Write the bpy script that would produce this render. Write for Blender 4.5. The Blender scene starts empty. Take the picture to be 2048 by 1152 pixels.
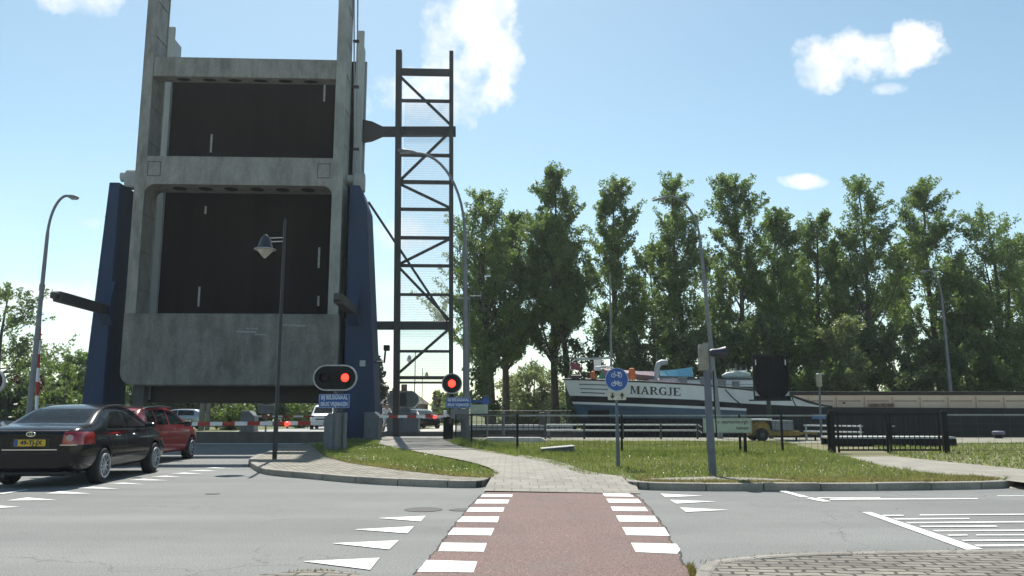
import bpy, bmesh, math, random
import numpy as np
from mathutils import Vector, Matrix
R = math.radians
rnd = random.Random(7)
rng = np.random.default_rng(11)
S = bpy.context.scene
COL = S.collection

# ------------------------------------------------------------------ camera
F, CH, PITCH = 1600.0, 1.3, math.atan(249 / 1600.0)
cd = bpy.data.cameras.new("Camera"); cam = bpy.data.objects.new("Camera", cd); COL.objects.link(cam)
cam.location = (0, 0, CH); cam.rotation_euler = (R(90) + PITCH, 0, 0)
cd.sensor_width = 36; cd.lens = 36 * F / 2048; cd.clip_end = 5000; cd.clip_start = .1
S.camera = cam

def ray(px, py):
    a = (px - 1024) / F; b = (576 - py) / F
    return Vector((a, math.cos(PITCH) - b * math.sin(PITCH), math.sin(PITCH) + b * math.cos(PITCH)))
def G(px, py, z=0.0):              # measured point of the photograph on the level z
    d = ray(px, py); t = (z - CH) / d.z
    return (d.x * t, d.y * t)
def P(px, py, Y):                  # measured point at the distance Y
    d = ray(px, py); t = Y / d.y
    return Vector((d.x * t, Y, CH + d.z * t))

# ------------------------------------------------------------------ light
SUN_EL, SUN_AZ = R(54), R(-10.5)      # azimuth from +Y, negative = to the left
S.view_settings.view_transform = 'Standard'; S.view_settings.look = 'None'
S.view_settings.gamma = 1; S.view_settings.exposure = 0.70
S.view_settings.use_curve_mapping = False
sl = bpy.data.lights.new("Sun", 'SUN'); sl.energy = 4.2; sl.angle = R(.5); sl.color = (1, .955, .88)
so = bpy.data.objects.new("Sun", sl); COL.objects.link(so)
sdir = Vector((math.sin(SUN_AZ) * math.cos(SUN_EL), math.cos(SUN_AZ) * math.cos(SUN_EL), math.sin(SUN_EL)))
so.rotation_euler = sdir.to_track_quat('Z', 'Y').to_euler(); so.location = sdir * 60

W = bpy.data.worlds.new("World"); S.world = W; W.use_nodes = True
wt = W.node_tree; wt.nodes.clear()
def wn(t, **k):
    n = wt.nodes.new(t)
    for a, b in k.items(): setattr(n, a, b)
    return n
def wl(a, b): wt.links.new(a, b)
def wmath(op, a, b=None, c=None, clamp=False):
    n = wn('ShaderNodeMath', operation=op); n.use_clamp = clamp
    for i, v in enumerate((a, b, c)):
        if v is None: continue
        if isinstance(v, (int, float)): n.inputs[i].default_value = v
        else: wl(v, n.inputs[i])
    return n.outputs[0]
sky = wn('ShaderNodeTexSky', sky_type='NISHITA'); sky.sun_disc = False
sky.sun_elevation = SUN_EL; sky.sun_rotation = SUN_AZ; sky.air_density = 1.0; sky.dust_density = .42; sky.ozone_density = 1.0; sky.altitude = 0
SKY_STR = 0.085
tc = wn('ShaderNodeTexCoord')
nz = wn('ShaderNodeTexNoise'); nz.inputs['Scale'].default_value = 9; nz.inputs['Detail'].default_value = 9; nz.inputs['Roughness'].default_value = .6
wl(tc.outputs['Generated'], nz.inputs['Vector'])
nz2 = wn('ShaderNodeTexNoise'); nz2.inputs['Scale'].default_value = 26; nz2.inputs['Detail'].default_value = 6; nz2.inputs['Roughness'].default_value = .6
wl(tc.outputs['Generated'], nz2.inputs['Vector'])
def vdot(v):
    n = wn('ShaderNodeVectorMath', operation='DOT_PRODUCT'); wl(tc.outputs['Generated'], n.inputs[0]); n.inputs[1].default_value = v
    return n.outputs['Value']
# clouds: centre, half width, half height (degrees-like measures on the sky), softness, opacity
CLOUDS = [((950, 110), 118, 165, .8, 1.0), ((880, 195), 165, 66, 1.0, .95), ((900, 90), 70, 70, .9, .9), ((960, 40), 90, 70, .6, 1), ((1000, 160), 60, 90, .6, 1), ((1020, 130), 45, 70, .7, 1),
          ((1735, 118), 145, 58, .75, 1.0), ((1820, 95), 58, 60, .6, 1), ((1660, 142), 85, 48, .6, 1), ((1780, 178), 45, 18, .9, .8),
          ((1615, 362), 66, 19, .8, .95), ((150, 0), 95, 48, .8, 1), ((180, 445), 30, 16, 1.2, .6), ((60, 600), 190, 62, 1.3, .95),
          ((810, 470), 90, 40, 1.2, .7), ((960, 425), 60, 30, 1.0, .75), ((120, 690), 240, 80, 1.5, .85), ((800, 620), 140, 60, 1.5, .6),
          ((-250, 330), 160, 70, .8, .9), ((2400, 300), 200, 60, .8, .9), ((1150, -260), 240, 90, .8, .9), ((2300, -150), 200, 80, .8, .9), ((-500, -100), 260, 90, .8, .9)]
total = None
for (c, a, b, soft, op) in CLOUDS:
    d0 = ray(*c).normalized(); r0 = Vector((1, 0, 0)); r0 = (r0 - d0 * r0.dot(d0)).normalized(); u0 = r0.cross(d0).normalized()
    k = 1 / F / ray(*c).length
    s = wmath('DIVIDE', vdot(r0), a * k); t = wmath('DIVIDE', vdot(u0), b * k)
    dd = wmath('ADD', wmath('MULTIPLY', s, s), wmath('MULTIPLY', t, t))
    n1 = wmath('MULTIPLY', wmath('SUBTRACT', nz.outputs['Fac'], .5), 3.4)
    n2 = wmath('MULTIPLY', wmath('SUBTRACT', nz2.outputs['Fac'], .5), 2.2)
    m = wmath('SUBTRACT', .72, dd); m = wmath('ADD', m, n1); m = wmath('ADD', m, n2)
    m = wmath('DIVIDE', m, soft, clamp=True); m = wmath('MULTIPLY', m, op)
    front = wmath('GREATER_THAN', vdot(d0), .2); m = wmath('MULTIPLY', m, front)
    total = m if total is None else wmath('MAXIMUM', total, m)
# thin whitish veil low over the horizon, away from any one cloud
veil = wmath('MULTIPLY', wmath('SUBTRACT', .30, vdot(Vector((0, 0, 1)))), 2.0, clamp=True)
veil = wmath('MULTIPLY', veil, wmath('ADD', .35, wmath('MULTIPLY', nz.outputs['Fac'], .5)))
total = wmath('MAXIMUM', total, wmath('MULTIPLY', veil, .55), clamp=True)
b1 = wn('ShaderNodeBackground'); b1.inputs['Strength'].default_value = SKY_STR
tint = wn('ShaderNodeVectorMath', operation='MULTIPLY'); wl(sky.outputs[0], tint.inputs[0]); tint.inputs[1].default_value = (1.10, 1.19, 1.03); wl(tint.outputs[0], b1.inputs['Color'])
b2 = wn('ShaderNodeBackground'); b2.inputs['Strength'].default_value = .72; nz3 = wn('ShaderNodeTexNoise'); nz3.inputs['Scale'].default_value = 16; nz3.inputs['Detail'].default_value = 7; wl(tc.outputs['Generated'], nz3.inputs['Vector'])
crp = wn('ShaderNodeValToRGB'); wl(nz3.outputs['Fac'], crp.inputs[0]); crp.color_ramp.elements[0].position = .36; crp.color_ramp.elements[1].position = .52
crp.color_ramp.elements[0].color = (.70, .80, .90, 1); crp.color_ramp.elements[1].color = (.95, .98, 1, 1); wl(crp.outputs[0], b2.inputs['Color'])
mx = wn('ShaderNodeMixShader'); wl(total, mx.inputs[0]); wl(b1.outputs[0], mx.inputs[1]); wl(b2.outputs[0], mx.inputs[2])
wo = wn('ShaderNodeOutputWorld'); wl(mx.outputs[0], wo.inputs['Surface'])

# ------------------------------------------------------------------ materials
MATS = {}
def newmat(name):
    m = bpy.data.materials.new(name); m.use_nodes = True; m.node_tree.nodes.clear()
    MATS[name] = m
    return m, m.node_tree.nodes, m.node_tree.links
def pbr(name, col, rough=.6, metal=0, var=.25, scale=6, bump=0, bscale=40, spec=.5, coat=0, col2=None, stretch=None, coords='Object', speck=0, emis=None, estr=0):
    m, N, L = newmat(name)
    o = N.new('ShaderNodeOutputMaterial'); p = N.new('ShaderNodeBsdfPrincipled'); L.new(p.outputs[0], o.inputs[0])
    p.inputs['Roughness'].default_value = rough; p.inputs['Metallic'].default_value = metal
    p.inputs['Specular IOR Level'].default_value = spec; p.inputs['Coat Weight'].default_value = coat; p.inputs['Coat Roughness'].default_value = .05
    t = N.new('ShaderNodeTexCoord'); mp = N.new('ShaderNodeMapping'); L.new(t.outputs[coords], mp.inputs[0])
    if stretch: mp.inputs['Scale'].default_value = stretch
    n = N.new('ShaderNodeTexNoise'); n.inputs['Scale'].default_value = scale; n.inputs['Detail'].default_value = 8; n.inputs['Roughness'].default_value = .65
    L.new(mp.outputs[0], n.inputs['Vector'])
    r = N.new('ShaderNodeValToRGB'); L.new(n.outputs['Fac'], r.inputs[0])
    c2 = col2 or tuple(c * (1 - var) for c in col); c1 = col if col2 else tuple(min(1, c * (1 + var)) for c in col)
    r.color_ramp.elements[0].position = .32; r.color_ramp.elements[1].position = .68
    r.color_ramp.elements[0].color = (*c2, 1); r.color_ramp.elements[1].color = (*c1, 1)
    out = r.outputs[0]
    if speck:
        n3 = N.new('ShaderNodeTexNoise'); n3.inputs['Scale'].default_value = bscale; n3.inputs['Detail'].default_value = 2; L.new(t.outputs[coords], n3.inputs['Vector'])
        mr = N.new('ShaderNodeMapRange'); L.new(n3.outputs['Fac'], mr.inputs[0]); mr.inputs[1].default_value = .3; mr.inputs[2].default_value = .7
        mr.inputs[3].default_value = 1 - speck; mr.inputs[4].default_value = 1 + speck
        mu = N.new('ShaderNodeVectorMath'); mu.operation = 'SCALE'; L.new(out, mu.inputs[0]); L.new(mr.outputs[0], mu.inputs['Scale']); out = mu.outputs[0]
    L.new(out, p.inputs['Base Color'])
    if bump:
        n2 = N.new('ShaderNodeTexNoise'); n2.inputs['Scale'].default_value = bscale; n2.inputs['Detail'].default_value = 4; L.new(mp.outputs[0], n2.inputs['Vector'])
        b = N.new('ShaderNodeBump'); b.inputs['Strength'].default_value = bump; b.inputs['Distance'].default_value = .02
        L.new(n2.outputs['Fac'], b.inputs['Height']); L.new(b.outputs[0], p.inputs['Normal'])
    if emis:
        p.inputs['Emission Color'].default_value = (*emis, 1); p.inputs['Emission Strength'].default_value = estr
    return m
def brickmat(name, c1, c2, mortar, bw, bh, msize=.01, rot=0, bump=.5, var=.3, offset=.5, rough=.85, warp=.035):
    m, N, L = newmat(name)
    o = N.new('ShaderNodeOutputMaterial'); p = N.new('ShaderNodeBsdfPrincipled'); L.new(p.outputs[0], o.inputs[0]); p.inputs['Roughness'].default_value = rough
    t = N.new('ShaderNodeTexCoord'); mp = N.new('ShaderNodeMapping'); L.new(t.outputs['Object'], mp.inputs[0]); mp.inputs['Rotation'].default_value = (0, 0, rot)
    nw = N.new('ShaderNodeTexNoise'); nw.inputs['Scale'].default_value = 3; nw.inputs['Detail'].default_value = 3; L.new(t.outputs['Object'], nw.inputs['Vector'])
    ad = N.new('ShaderNodeMixRGB'); ad.blend_type = 'LINEAR_LIGHT'; ad.inputs[0].default_value = warp; L.new(mp.outputs[0], ad.inputs[1]); L.new(nw.outputs['Color'], ad.inputs[2])
    b = N.new('ShaderNodeTexBrick'); L.new(ad.outputs[0], b.inputs['Vector'])
    b.inputs['Color1'].default_value = (*c1, 1); b.inputs['Color2'].default_value = (*c2, 1); b.inputs['Mortar'].default_value = (*mortar, 1)
    b.inputs['Scale'].default_value = 1; b.inputs['Brick Width'].default_value = bw; b.inputs['Row Height'].default_value = bh
    b.inputs['Mortar Size'].default_value = msize; b.inputs['Mortar Smooth'].default_value = .2; b.offset = offset
    n = N.new('ShaderNodeTexNoise'); n.inputs['Scale'].default_value = 1.7; n.inputs['Detail'].default_value = 9; n.inputs['Roughness'].default_value = .7; L.new(t.outputs['Object'], n.inputs['Vector'])
    mr = N.new('ShaderNodeMapRange'); L.new(n.outputs['Fac'], mr.inputs[0]); mr.inputs[1].default_value = .3; mr.inputs[2].default_value = .7; mr.inputs[3].default_value = 1 - var; mr.inputs[4].default_value = 1 + var
    mu = N.new('ShaderNodeVectorMath'); mu.operation = 'SCALE'; L.new(b.outputs['Color'], mu.inputs[0]); L.new(mr.outputs[0], mu.inputs['Scale'])
    L.new(mu.outputs[0], p.inputs['Base Color'])
    bp = N.new('ShaderNodeBump'); bp.inputs['Strength'].default_value = bump; bp.inputs['Distance'].default_value = .02; bp.invert = True
    L.new(b.outputs['Fac'], bp.inputs['Height']); L.new(bp.outputs[0], p.inputs['Normal'])
    return m
def leafmat(name, c1, c2, trans=.45):
    m, N, L = newmat(name)
    o = N.new('ShaderNodeOutputMaterial'); d = N.new('ShaderNodeBsdfPrincipled'); d.inputs['Roughness'].default_value = .45; d.inputs['Specular IOR Level'].default_value = .35
    tr = N.new('ShaderNodeBsdfTranslucent'); mxs = N.new('ShaderNodeMixShader'); mxs.inputs[0].default_value = trans
    g = N.new('ShaderNodeNewGeometry'); r = N.new('ShaderNodeValToRGB'); t = N.new('ShaderNodeTexCoord')
    n = N.new('ShaderNodeTexNoise'); n.inputs['Scale'].default_value = .45; n.inputs['Detail'].default_value = 4; L.new(t.outputs['Object'], n.inputs['Vector'])
    mt = N.new('ShaderNodeMath'); mt.operation = 'MULTIPLY_ADD'; L.new(g.outputs['Random Per Island'], mt.inputs[0]); mt.inputs[1].default_value = .5
    mt2 = N.new('ShaderNodeMath'); mt2.operation = 'MULTIPLY_ADD'; L.new(n.outputs['Fac'], mt2.inputs[0]); mt2.inputs[1].default_value = 1.4; mt2.inputs[2].default_value = -.45
    L.new(mt2.outputs[0], mt.inputs[2]); L.new(mt.outputs[0], r.inputs[0])
    r.color_ramp.elements[0].color = (*c1, 1); r.color_ramp.elements[1].color = (*c2, 1)
    L.new(r.outputs[0], d.inputs['Base Color'])
    sc = N.new('ShaderNodeVectorMath'); sc.operation = 'MULTIPLY'; L.new(r.outputs[0], sc.inputs[0]); sc.inputs[1].default_value = (1.15, 1.22, .66); L.new(sc.outputs[0], tr.inputs['Color'])
    L.new(d.outputs[0], mxs.inputs[1]); L.new(tr.outputs[0], mxs.inputs[2]); L.new(mxs.outputs[0], o.inputs[0])
    return m
def glassmat(name, tint, fac=.5):
    m, N, L = newmat(name)
    o = N.new('ShaderNodeOutputMaterial'); gl = N.new('ShaderNodeBsdfPrincipled'); tr = N.new('ShaderNodeBsdfTransparent'); mxs = N.new('ShaderNodeMixShader')
    gl.inputs['Base Color'].default_value = (.015, .02, .022, 1); gl.inputs['Roughness'].default_value = .03; gl.inputs['Specular IOR Level'].default_value = .9
    tr.inputs['Color'].default_value = (*tint, 1)
    n = N.new('ShaderNodeTexNoise'); n.inputs['Scale'].default_value = 3; mr = N.new('ShaderNodeMapRange'); L.new(n.outputs['Fac'], mr.inputs[0]); mr.inputs[3].default_value = fac - .04; mr.inputs[4].default_value = fac + .04
    L.new(mr.outputs[0], mxs.inputs[0]); L.new(gl.outputs[0], mxs.inputs[1]); L.new(tr.outputs[0], mxs.inputs[2]); L.new(mxs.outputs[0], o.inputs[0])
    return m

asphalt = pbr('asphalt', (.192, .198, .192), .85, var=.10, scale=.45, bump=.4, bscale=70, speck=.34, spec=.35)
def asphaltmat(name, col, cracks=True):
    m = pbr(name, col, .86, var=.09, scale=.35, bump=.45, bscale=62, speck=.36, spec=.35)
    N, L = m.node_tree.nodes, m.node_tree.links; p = next(n for n in N if n.type == 'BSDF_PRINCIPLED'); src = p.inputs['Base Color'].links[0].from_socket
    t = N.new('ShaderNodeTexCoord')
    def noise(sc, det, stretch=(1, 1, 1), dist=0):
        mp = N.new('ShaderNodeMapping'); mp.inputs['Scale'].default_value = stretch; L.new(t.outputs['Object'], mp.inputs[0])
        n = N.new('ShaderNodeTexNoise'); n.inputs['Scale'].default_value = sc; n.inputs['Detail'].default_value = det; n.inputs['Distortion'].default_value = dist; L.new(mp.outputs[0], n.inputs['Vector']); return n.outputs['Fac']
    def rng_(x, a, b, c, d):
        n = N.new('ShaderNodeMapRange'); L.new(x, n.inputs[0]); n.inputs[1].default_value = a; n.inputs[2].default_value = b; n.inputs[3].default_value = c; n.inputs[4].default_value = d; return n.outputs[0]
    def mul(a, b): n = N.new('ShaderNodeMath'); n.operation = 'MULTIPLY'; L.new(a, n.inputs[0]); L.new(b, n.inputs[1]); return n.outputs[0]
    f = mul(rng_(noise(.9, 5, (.12, 1, 1)), .35, .65, .90, 1.09), rng_(noise(2.6, 6), .60, .78, 1.0, .86))       # wheel tracks along the road, dark stains
    f = mul(f, rng_(noise(7, 2), .68, .80, 1, .80))
    v = N.new('ShaderNodeTexVoronoi'); v.feature = 'DISTANCE_TO_EDGE'; v.inputs['Scale'].default_value = .22
    w = N.new('ShaderNodeTexNoise'); w.inputs['Scale'].default_value = 1.6; w.inputs['Detail'].default_value = 5; L.new(t.outputs['Object'], w.inputs['Vector'])
    ad = N.new('ShaderNodeMixRGB'); ad.blend_type = 'LINEAR_LIGHT'; ad.inputs[0].default_value = .5; L.new(t.outputs['Object'], ad.inputs[1]); L.new(w.outputs['Color'], ad.inputs[2]); L.new(ad.outputs[0], v.inputs['Vector'])
    ck = rng_(v.outputs['Distance'], .0, .0035, .62, 1); mk = rng_(noise(.35, 2), .50, .56, 0, 1)
    mxk = N.new('ShaderNodeMix'); L.new(mk, mxk.inputs[0]); mxk.inputs[2].default_value = 1.0; L.new(ck, mxk.inputs[3]); f = mul(f, mxk.outputs[0])
    sc = N.new('ShaderNodeVectorMath'); sc.operation = 'SCALE'; L.new(src, sc.inputs[0]); L.new(f, sc.inputs['Scale']); L.new(sc.outputs[0], p.inputs['Base Color'])
    return m
asphalt = asphaltmat('worn_asphalt', (.186, .190, .182))
def add_wear(m, col, sc, lo, hi):
    N, L = m.node_tree.nodes, m.node_tree.links; p = next(n for n in N if n.type == 'BSDF_PRINCIPLED'); src = p.inputs['Base Color'].links[0].from_socket
    t = N.new('ShaderNodeTexCoord'); n = N.new('ShaderNodeTexNoise'); n.inputs['Scale'].default_value = sc; n.inputs['Detail'].default_value = 9; n.inputs['Roughness'].default_value = .75; L.new(t.outputs['Object'], n.inputs['Vector'])
    r = N.new('ShaderNodeMapRange'); L.new(n.outputs['Fac'], r.inputs[0]); r.inputs[1].default_value = lo; r.inputs[2].default_value = hi
    x = N.new('ShaderNodeMixRGB'); L.new(r.outputs[0], x.inputs[0]); L.new(src, x.inputs[1]); x.inputs[2].default_value = (*col, 1); L.new(x.outputs[0], p.inputs['Base Color']); return m
def add_streaks(m, col, amount, stretch, sc=1.0):
    """dirt runs: a stretched noise that darkens or browns the paint"""
    N, L = m.node_tree.nodes, m.node_tree.links; p = next(n for n in N if n.type == 'BSDF_PRINCIPLED'); src = p.inputs['Base Color'].links[0].from_socket
    t = N.new('ShaderNodeTexCoord'); mp = N.new('ShaderNodeMapping'); mp.inputs['Scale'].default_value = stretch; L.new(t.outputs['Object'], mp.inputs[0])
    n = N.new('ShaderNodeTexNoise'); n.inputs['Scale'].default_value = sc; n.inputs['Detail'].default_value = 7; n.inputs['Roughness'].default_value = .7; L.new(mp.outputs[0], n.inputs['Vector'])
    r = N.new('ShaderNodeMapRange'); L.new(n.outputs['Fac'], r.inputs[0]); r.inputs[1].default_value = .46; r.inputs[2].default_value = .66; r.inputs[4].default_value = amount
    x = N.new('ShaderNodeMixRGB'); L.new(r.outputs[0], x.inputs[0]); L.new(src, x.inputs[1]); x.inputs[2].default_value = (*col, 1); L.new(x.outputs[0], p.inputs['Base Color']); return m
redtar = pbr('red_asphalt', (.205, .138, .122), .88, col2=(.165, .115, .105), scale=.9, bump=.6, bscale=60, speck=.55, spec=.3)
add_wear(redtar, (.15, .135, .125), 1.1, .52, .75)
paint_w = add_wear(add_wear(pbr('road_paint', (.74, .74, .71), .7, var=.12, scale=2.5, bump=.2, bscale=90, speck=.16), (.42, .40, .38), 1.6, .52, .9), (.32, .29, .28), 7.5, .60, .70)
joint = pbr('kerb_joint', (.06, .058, .045), .95)
kerbm = pbr('kerb_concrete', (.285, .262, .225), .9, var=.3, scale=1.2, bump=.4, bscale=60, speck=.22)
cobble = brickmat('cobble_bricks', (.36, .33, .27), (.24, .22, .175), (.075, .07, .045), .20, .105, .018, rot=R(20), bump=1, var=.4)
cobble2 = brickmat('near_bricks', (.225, .205, .17), (.165, .15, .125), (.035, .032, .022), .225, .112, .014, rot=R(6), bump=1, var=.5, warp=.065)
slabs = brickmat('path_tiles', (.265, .245, .21), (.23, .215, .182), (.15, .138, .11), .3, .3, .010, bump=.5, var=.24, offset=.5)
soil = pbr('grass_soil', (.115, .13, .048), .95, col2=(.20, .17, .095), scale=1.1, bump=.8, bscale=25, speck=.4)
soil2 = pbr('far_grass', (.10, .13, .035), .95, col2=(.13, .125, .05), scale=.35, bump=.8, bscale=12, speck=.4)
grassm = leafmat('grass_blades', (.095, .142, .036), (.25, .275, .115), .48)
drygrass = leafmat('dry_grass_blades', (.20, .17, .09), (.36, .30, .18), .45)
daisym = pbr('daisy', (.75, .75, .62), .8)
conc = pbr('weathered_steel_paint', (.31, .305, .285), .7, col2=(.165, .16, .15), scale=1.3, bump=.25, bscale=25, stretch=(1.2, 1.2, .45), speck=.18)
conc2 = pbr('ballast_paint', (.215, .212, .20), .75, col2=(.105, .104, .10), scale=.9, bump=.3, bscale=22, stretch=(1.6, 1, .35), speck=.22)
add_streaks(conc2, (.070, .064, .055), .65, (1.1, 1, .55), 1.0); add_streaks(conc2, (.26, .275, .27), .40, (1.3, 1, .6), 1.5); add_streaks(conc, (.11, .10, .088), .55, (2.5, 2.5, .5), .9); add_streaks(conc, (.34, .35, .34), .35, (3, 3, 1), 1.6)
riveted = add_wear(pbr('rusty_riveted_paint', (.36, .365, .35), .7, col2=(.20, .21, .205), scale=1.3, bump=.25, bscale=20, stretch=(1.2, 1.2, .5)), (.07, .05, .035), 3.2, .64, .70)
white_gird = pbr('girder_paint', (.40, .43, .43), .6, col2=(.30, .32, .32), scale=1, stretch=(2, 2, .3))
blue = pbr('tower_blue', (.025, .048, .110), .6, spec=.25, col2=(.017, .033, .072), scale=.9, stretch=(1.5, 1.5, .3), bump=.1, bscale=30)
deckm = pbr('bridge_deck', (.026, .021, .019), .95, col2=(.016, .0145, .014), scale=.75, stretch=(1.6, 2, .09), bump=.5, bscale=60, spec=.15)
steel_d = pbr('dark_steel', (.035, .037, .042), .55, col2=(.05, .04, .035), scale=2)
black = pbr('black_metal', (.009, .010, .012), .5, spec=.2)
galv = pbr('galvanised', (.33, .35, .37), .5, metal=.5, var=.15, scale=5)
pole_g = pbr('pole_grey', (.17, .18, .20), .55, var=.2, scale=3)
pole_b = pbr('pole_blue_grey', (.10, .115, .15), .5, var=.2, scale=3)
grey_box = pbr('housing_grey', (.155, .17, .185), .6, var=.2, scale=3, stretch=(1, 1, .4))
red_p = pbr('red_paint', (.36, .025, .02), .5, var=.15)
white_p = pbr('white_paint', (.72, .73, .74), .45, var=.08, scale=3)
hull_w = pbr('hull_white', (.62, .66, .68), .4, var=.10, scale=1.2, stretch=(1, 1, .4))
hull_b = pbr('hull_blue', (.035, .085, .145), .45, var=.2, scale=1.2)
hull_k = pbr('hull_black', (.012, .014, .018), .5, spec=.25, var=.35, scale=1.2, stretch=(1, 1, .4))
stripe_b = pbr('stripe_blue', (.08, .12, .17), .5)
coamm = pbr('coaming_beige', (.72, .55, .42), .6, col2=(.62, .45, .34), scale=.9)
sign_b = pbr('sign_blue', (.010, .075, .32), .4, var=.1)
sign_w = pbr('sign_white', (.70, .71, .68), .5, var=.1)
sign_gr = pbr('sign_greenish', (.38, .44, .36), .5, var=.1)
ink = pbr('sign_ink', (.02, .022, .03), .5)
yellow = add_wear(pbr('yellow_paint', (.20, .125, .016), .5, var=.3, scale=3), (.07, .05, .02), 4, .5, .7)
concl = pbr('light_concrete', (.50, .49, .46), .85, var=.2, scale=2, bump=.3, speck=.15)
concd = pbr('quay_concrete', (.13, .125, .115), .9, var=.3, scale=1.5, bump=.3, speck=.2, stretch=(1, 1, .4))
wallm = brickmat('house_brick', (.19, .085, .06), (.15, .07, .05), (.25, .23, .2), .22, .07, .008)
roofm = brickmat('roof_tiles', (.11, .085, .065), (.085, .07, .055), (.03, .025, .02), .25, .3, .02)
barkm = pbr('bark', (.085, .072, .058), .9, var=.4, scale=5, bump=.8, bscale=16, stretch=(1, 1, .25))
waterm = pbr('canal_water', (.012, .018, .016), .06, var=.3, scale=.5, bump=.2, bscale=2)
redlamp = pbr('red_lamp', (.6, .02, .01), .3, emis=(1, .035, .02), estr=2.6)
reddim = pbr('unlit_red_lens', (.015, .004, .004), .5, spec=.2)
rubber = pbr('tyre_rubber', (.016, .016, .017), .8)
alloy = pbr('alloy', (.50, .52, .56), .35, metal=.6, var=.05)
chrome = pbr('chrome', (.7, .72, .75), .12, metal=1, var=.03)
plastic = pbr('black_plastic', (.012, .012, .013), .55)
car_k = pbr('car_paint_black', (.006, .006, .009), .2, var=.05, coat=.35, spec=.18)
car_r = pbr('car_paint_red', (.21, .010, .016), .28, var=.05, coat=.45, spec=.3)
car_w = pbr('van_paint_white', (.66, .68, .68), .35, var=.04, coat=.8)
car_s = pbr('car_paint_silver', (.35, .38, .42), .3, metal=.5, var=.04, coat=1)
tailm = pbr('tail_lens', (.30, .008, .014), .12, coat=1)
tailm2 = pbr('clear_lens', (.40, .30, .32), .12, coat=1)
mirrorm = pbr('mirror_glass', (.12, .13, .14), .08, metal=1)
platem = pbr('plate_yellow', (.62, .42, .015), .5, var=.05)
headm = pbr('head_lens', (.6, .63, .65), .1, coat=1)
def paint_inside(m):
    N, L = m.node_tree.nodes, m.node_tree.links; p = next(n for n in N if n.type == 'BSDF_PRINCIPLED'); o = next(n for n in N if n.type == 'OUTPUT_MATERIAL')
    d = N.new('ShaderNodeBsdfDiffuse'); d.inputs['Color'].default_value = (.02, .02, .022, 1); g = N.new('ShaderNodeNewGeometry'); x = N.new('ShaderNodeMixShader')
    L.new(g.outputs['Backfacing'], x.inputs[0]); L.new(p.outputs[0], x.inputs[1]); L.new(d.outputs[0], x.inputs[2]); L.new(x.outputs[0], o.inputs[0])
for m_ in (car_k, car_r, car_w, car_s): paint_inside(m_)
cglass = glassmat('car_glass', (.55, .64, .66), .55)
seatm = pbr('seat_cloth', (.03, .03, .033), .9)
tarp_p = pbr('pink_tarp', (.45, .33, .36), .7, var=.15)
tarp_b = pbr('blue_tarp', (.17, .42, .56), .6, var=.12)
orange = pbr('orange_cloth', (.55, .14, .04), .7)
skin = pbr('skin', (.42, .26, .19), .6, var=.05)
whitecloth = pbr('white_cloth', (.75, .76, .78), .85, var=.08)
hairm = pbr('hair', (.10, .075, .05), .7)
flagm = pbr('flag_cloth', (.25, .06, .09), .8, var=.3)
def netmat():
    m, N, L = newmat('deck_netting')
    o = N.new('ShaderNodeOutputMaterial'); d = N.new('ShaderNodeBsdfPrincipled'); d.inputs['Base Color'].default_value = (.30, .33, .36, 1); d.inputs['Roughness'].default_value = .6
    tl = N.new('ShaderNodeBsdfTranslucent'); tl.inputs['Color'].default_value = (.5, .55, .58, 1)
    a = N.new('ShaderNodeMixShader'); a.inputs[0].default_value = .5; L.new(d.outputs[0], a.inputs[1]); L.new(tl.outputs[0], a.inputs[2])
    tr = N.new('ShaderNodeBsdfTransparent'); t = N.new('ShaderNodeTexCoord'); w = N.new('ShaderNodeTexWave'); w.wave_type = 'BANDS'; w.bands_direction = 'Z'
    w.inputs['Scale'].default_value = 2.6; w.inputs['Distortion'].default_value = .6; L.new(t.outputs['Object'], w.inputs['Vector'])
    mr = N.new('ShaderNodeMapRange'); L.new(w.outputs['Fac'], mr.inputs[0]); mr.inputs[3].default_value = .86; mr.inputs[4].default_value = .80
    mxs = N.new('ShaderNodeMixShader'); L.new(mr.outputs[0], mxs.inputs[0]); L.new(a.outputs[0], mxs.inputs[1]); L.new(tr.outputs[0], mxs.inputs[2]); L.new(mxs.outputs[0], o.inputs[0])
    return m
netm = netmat()

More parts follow.
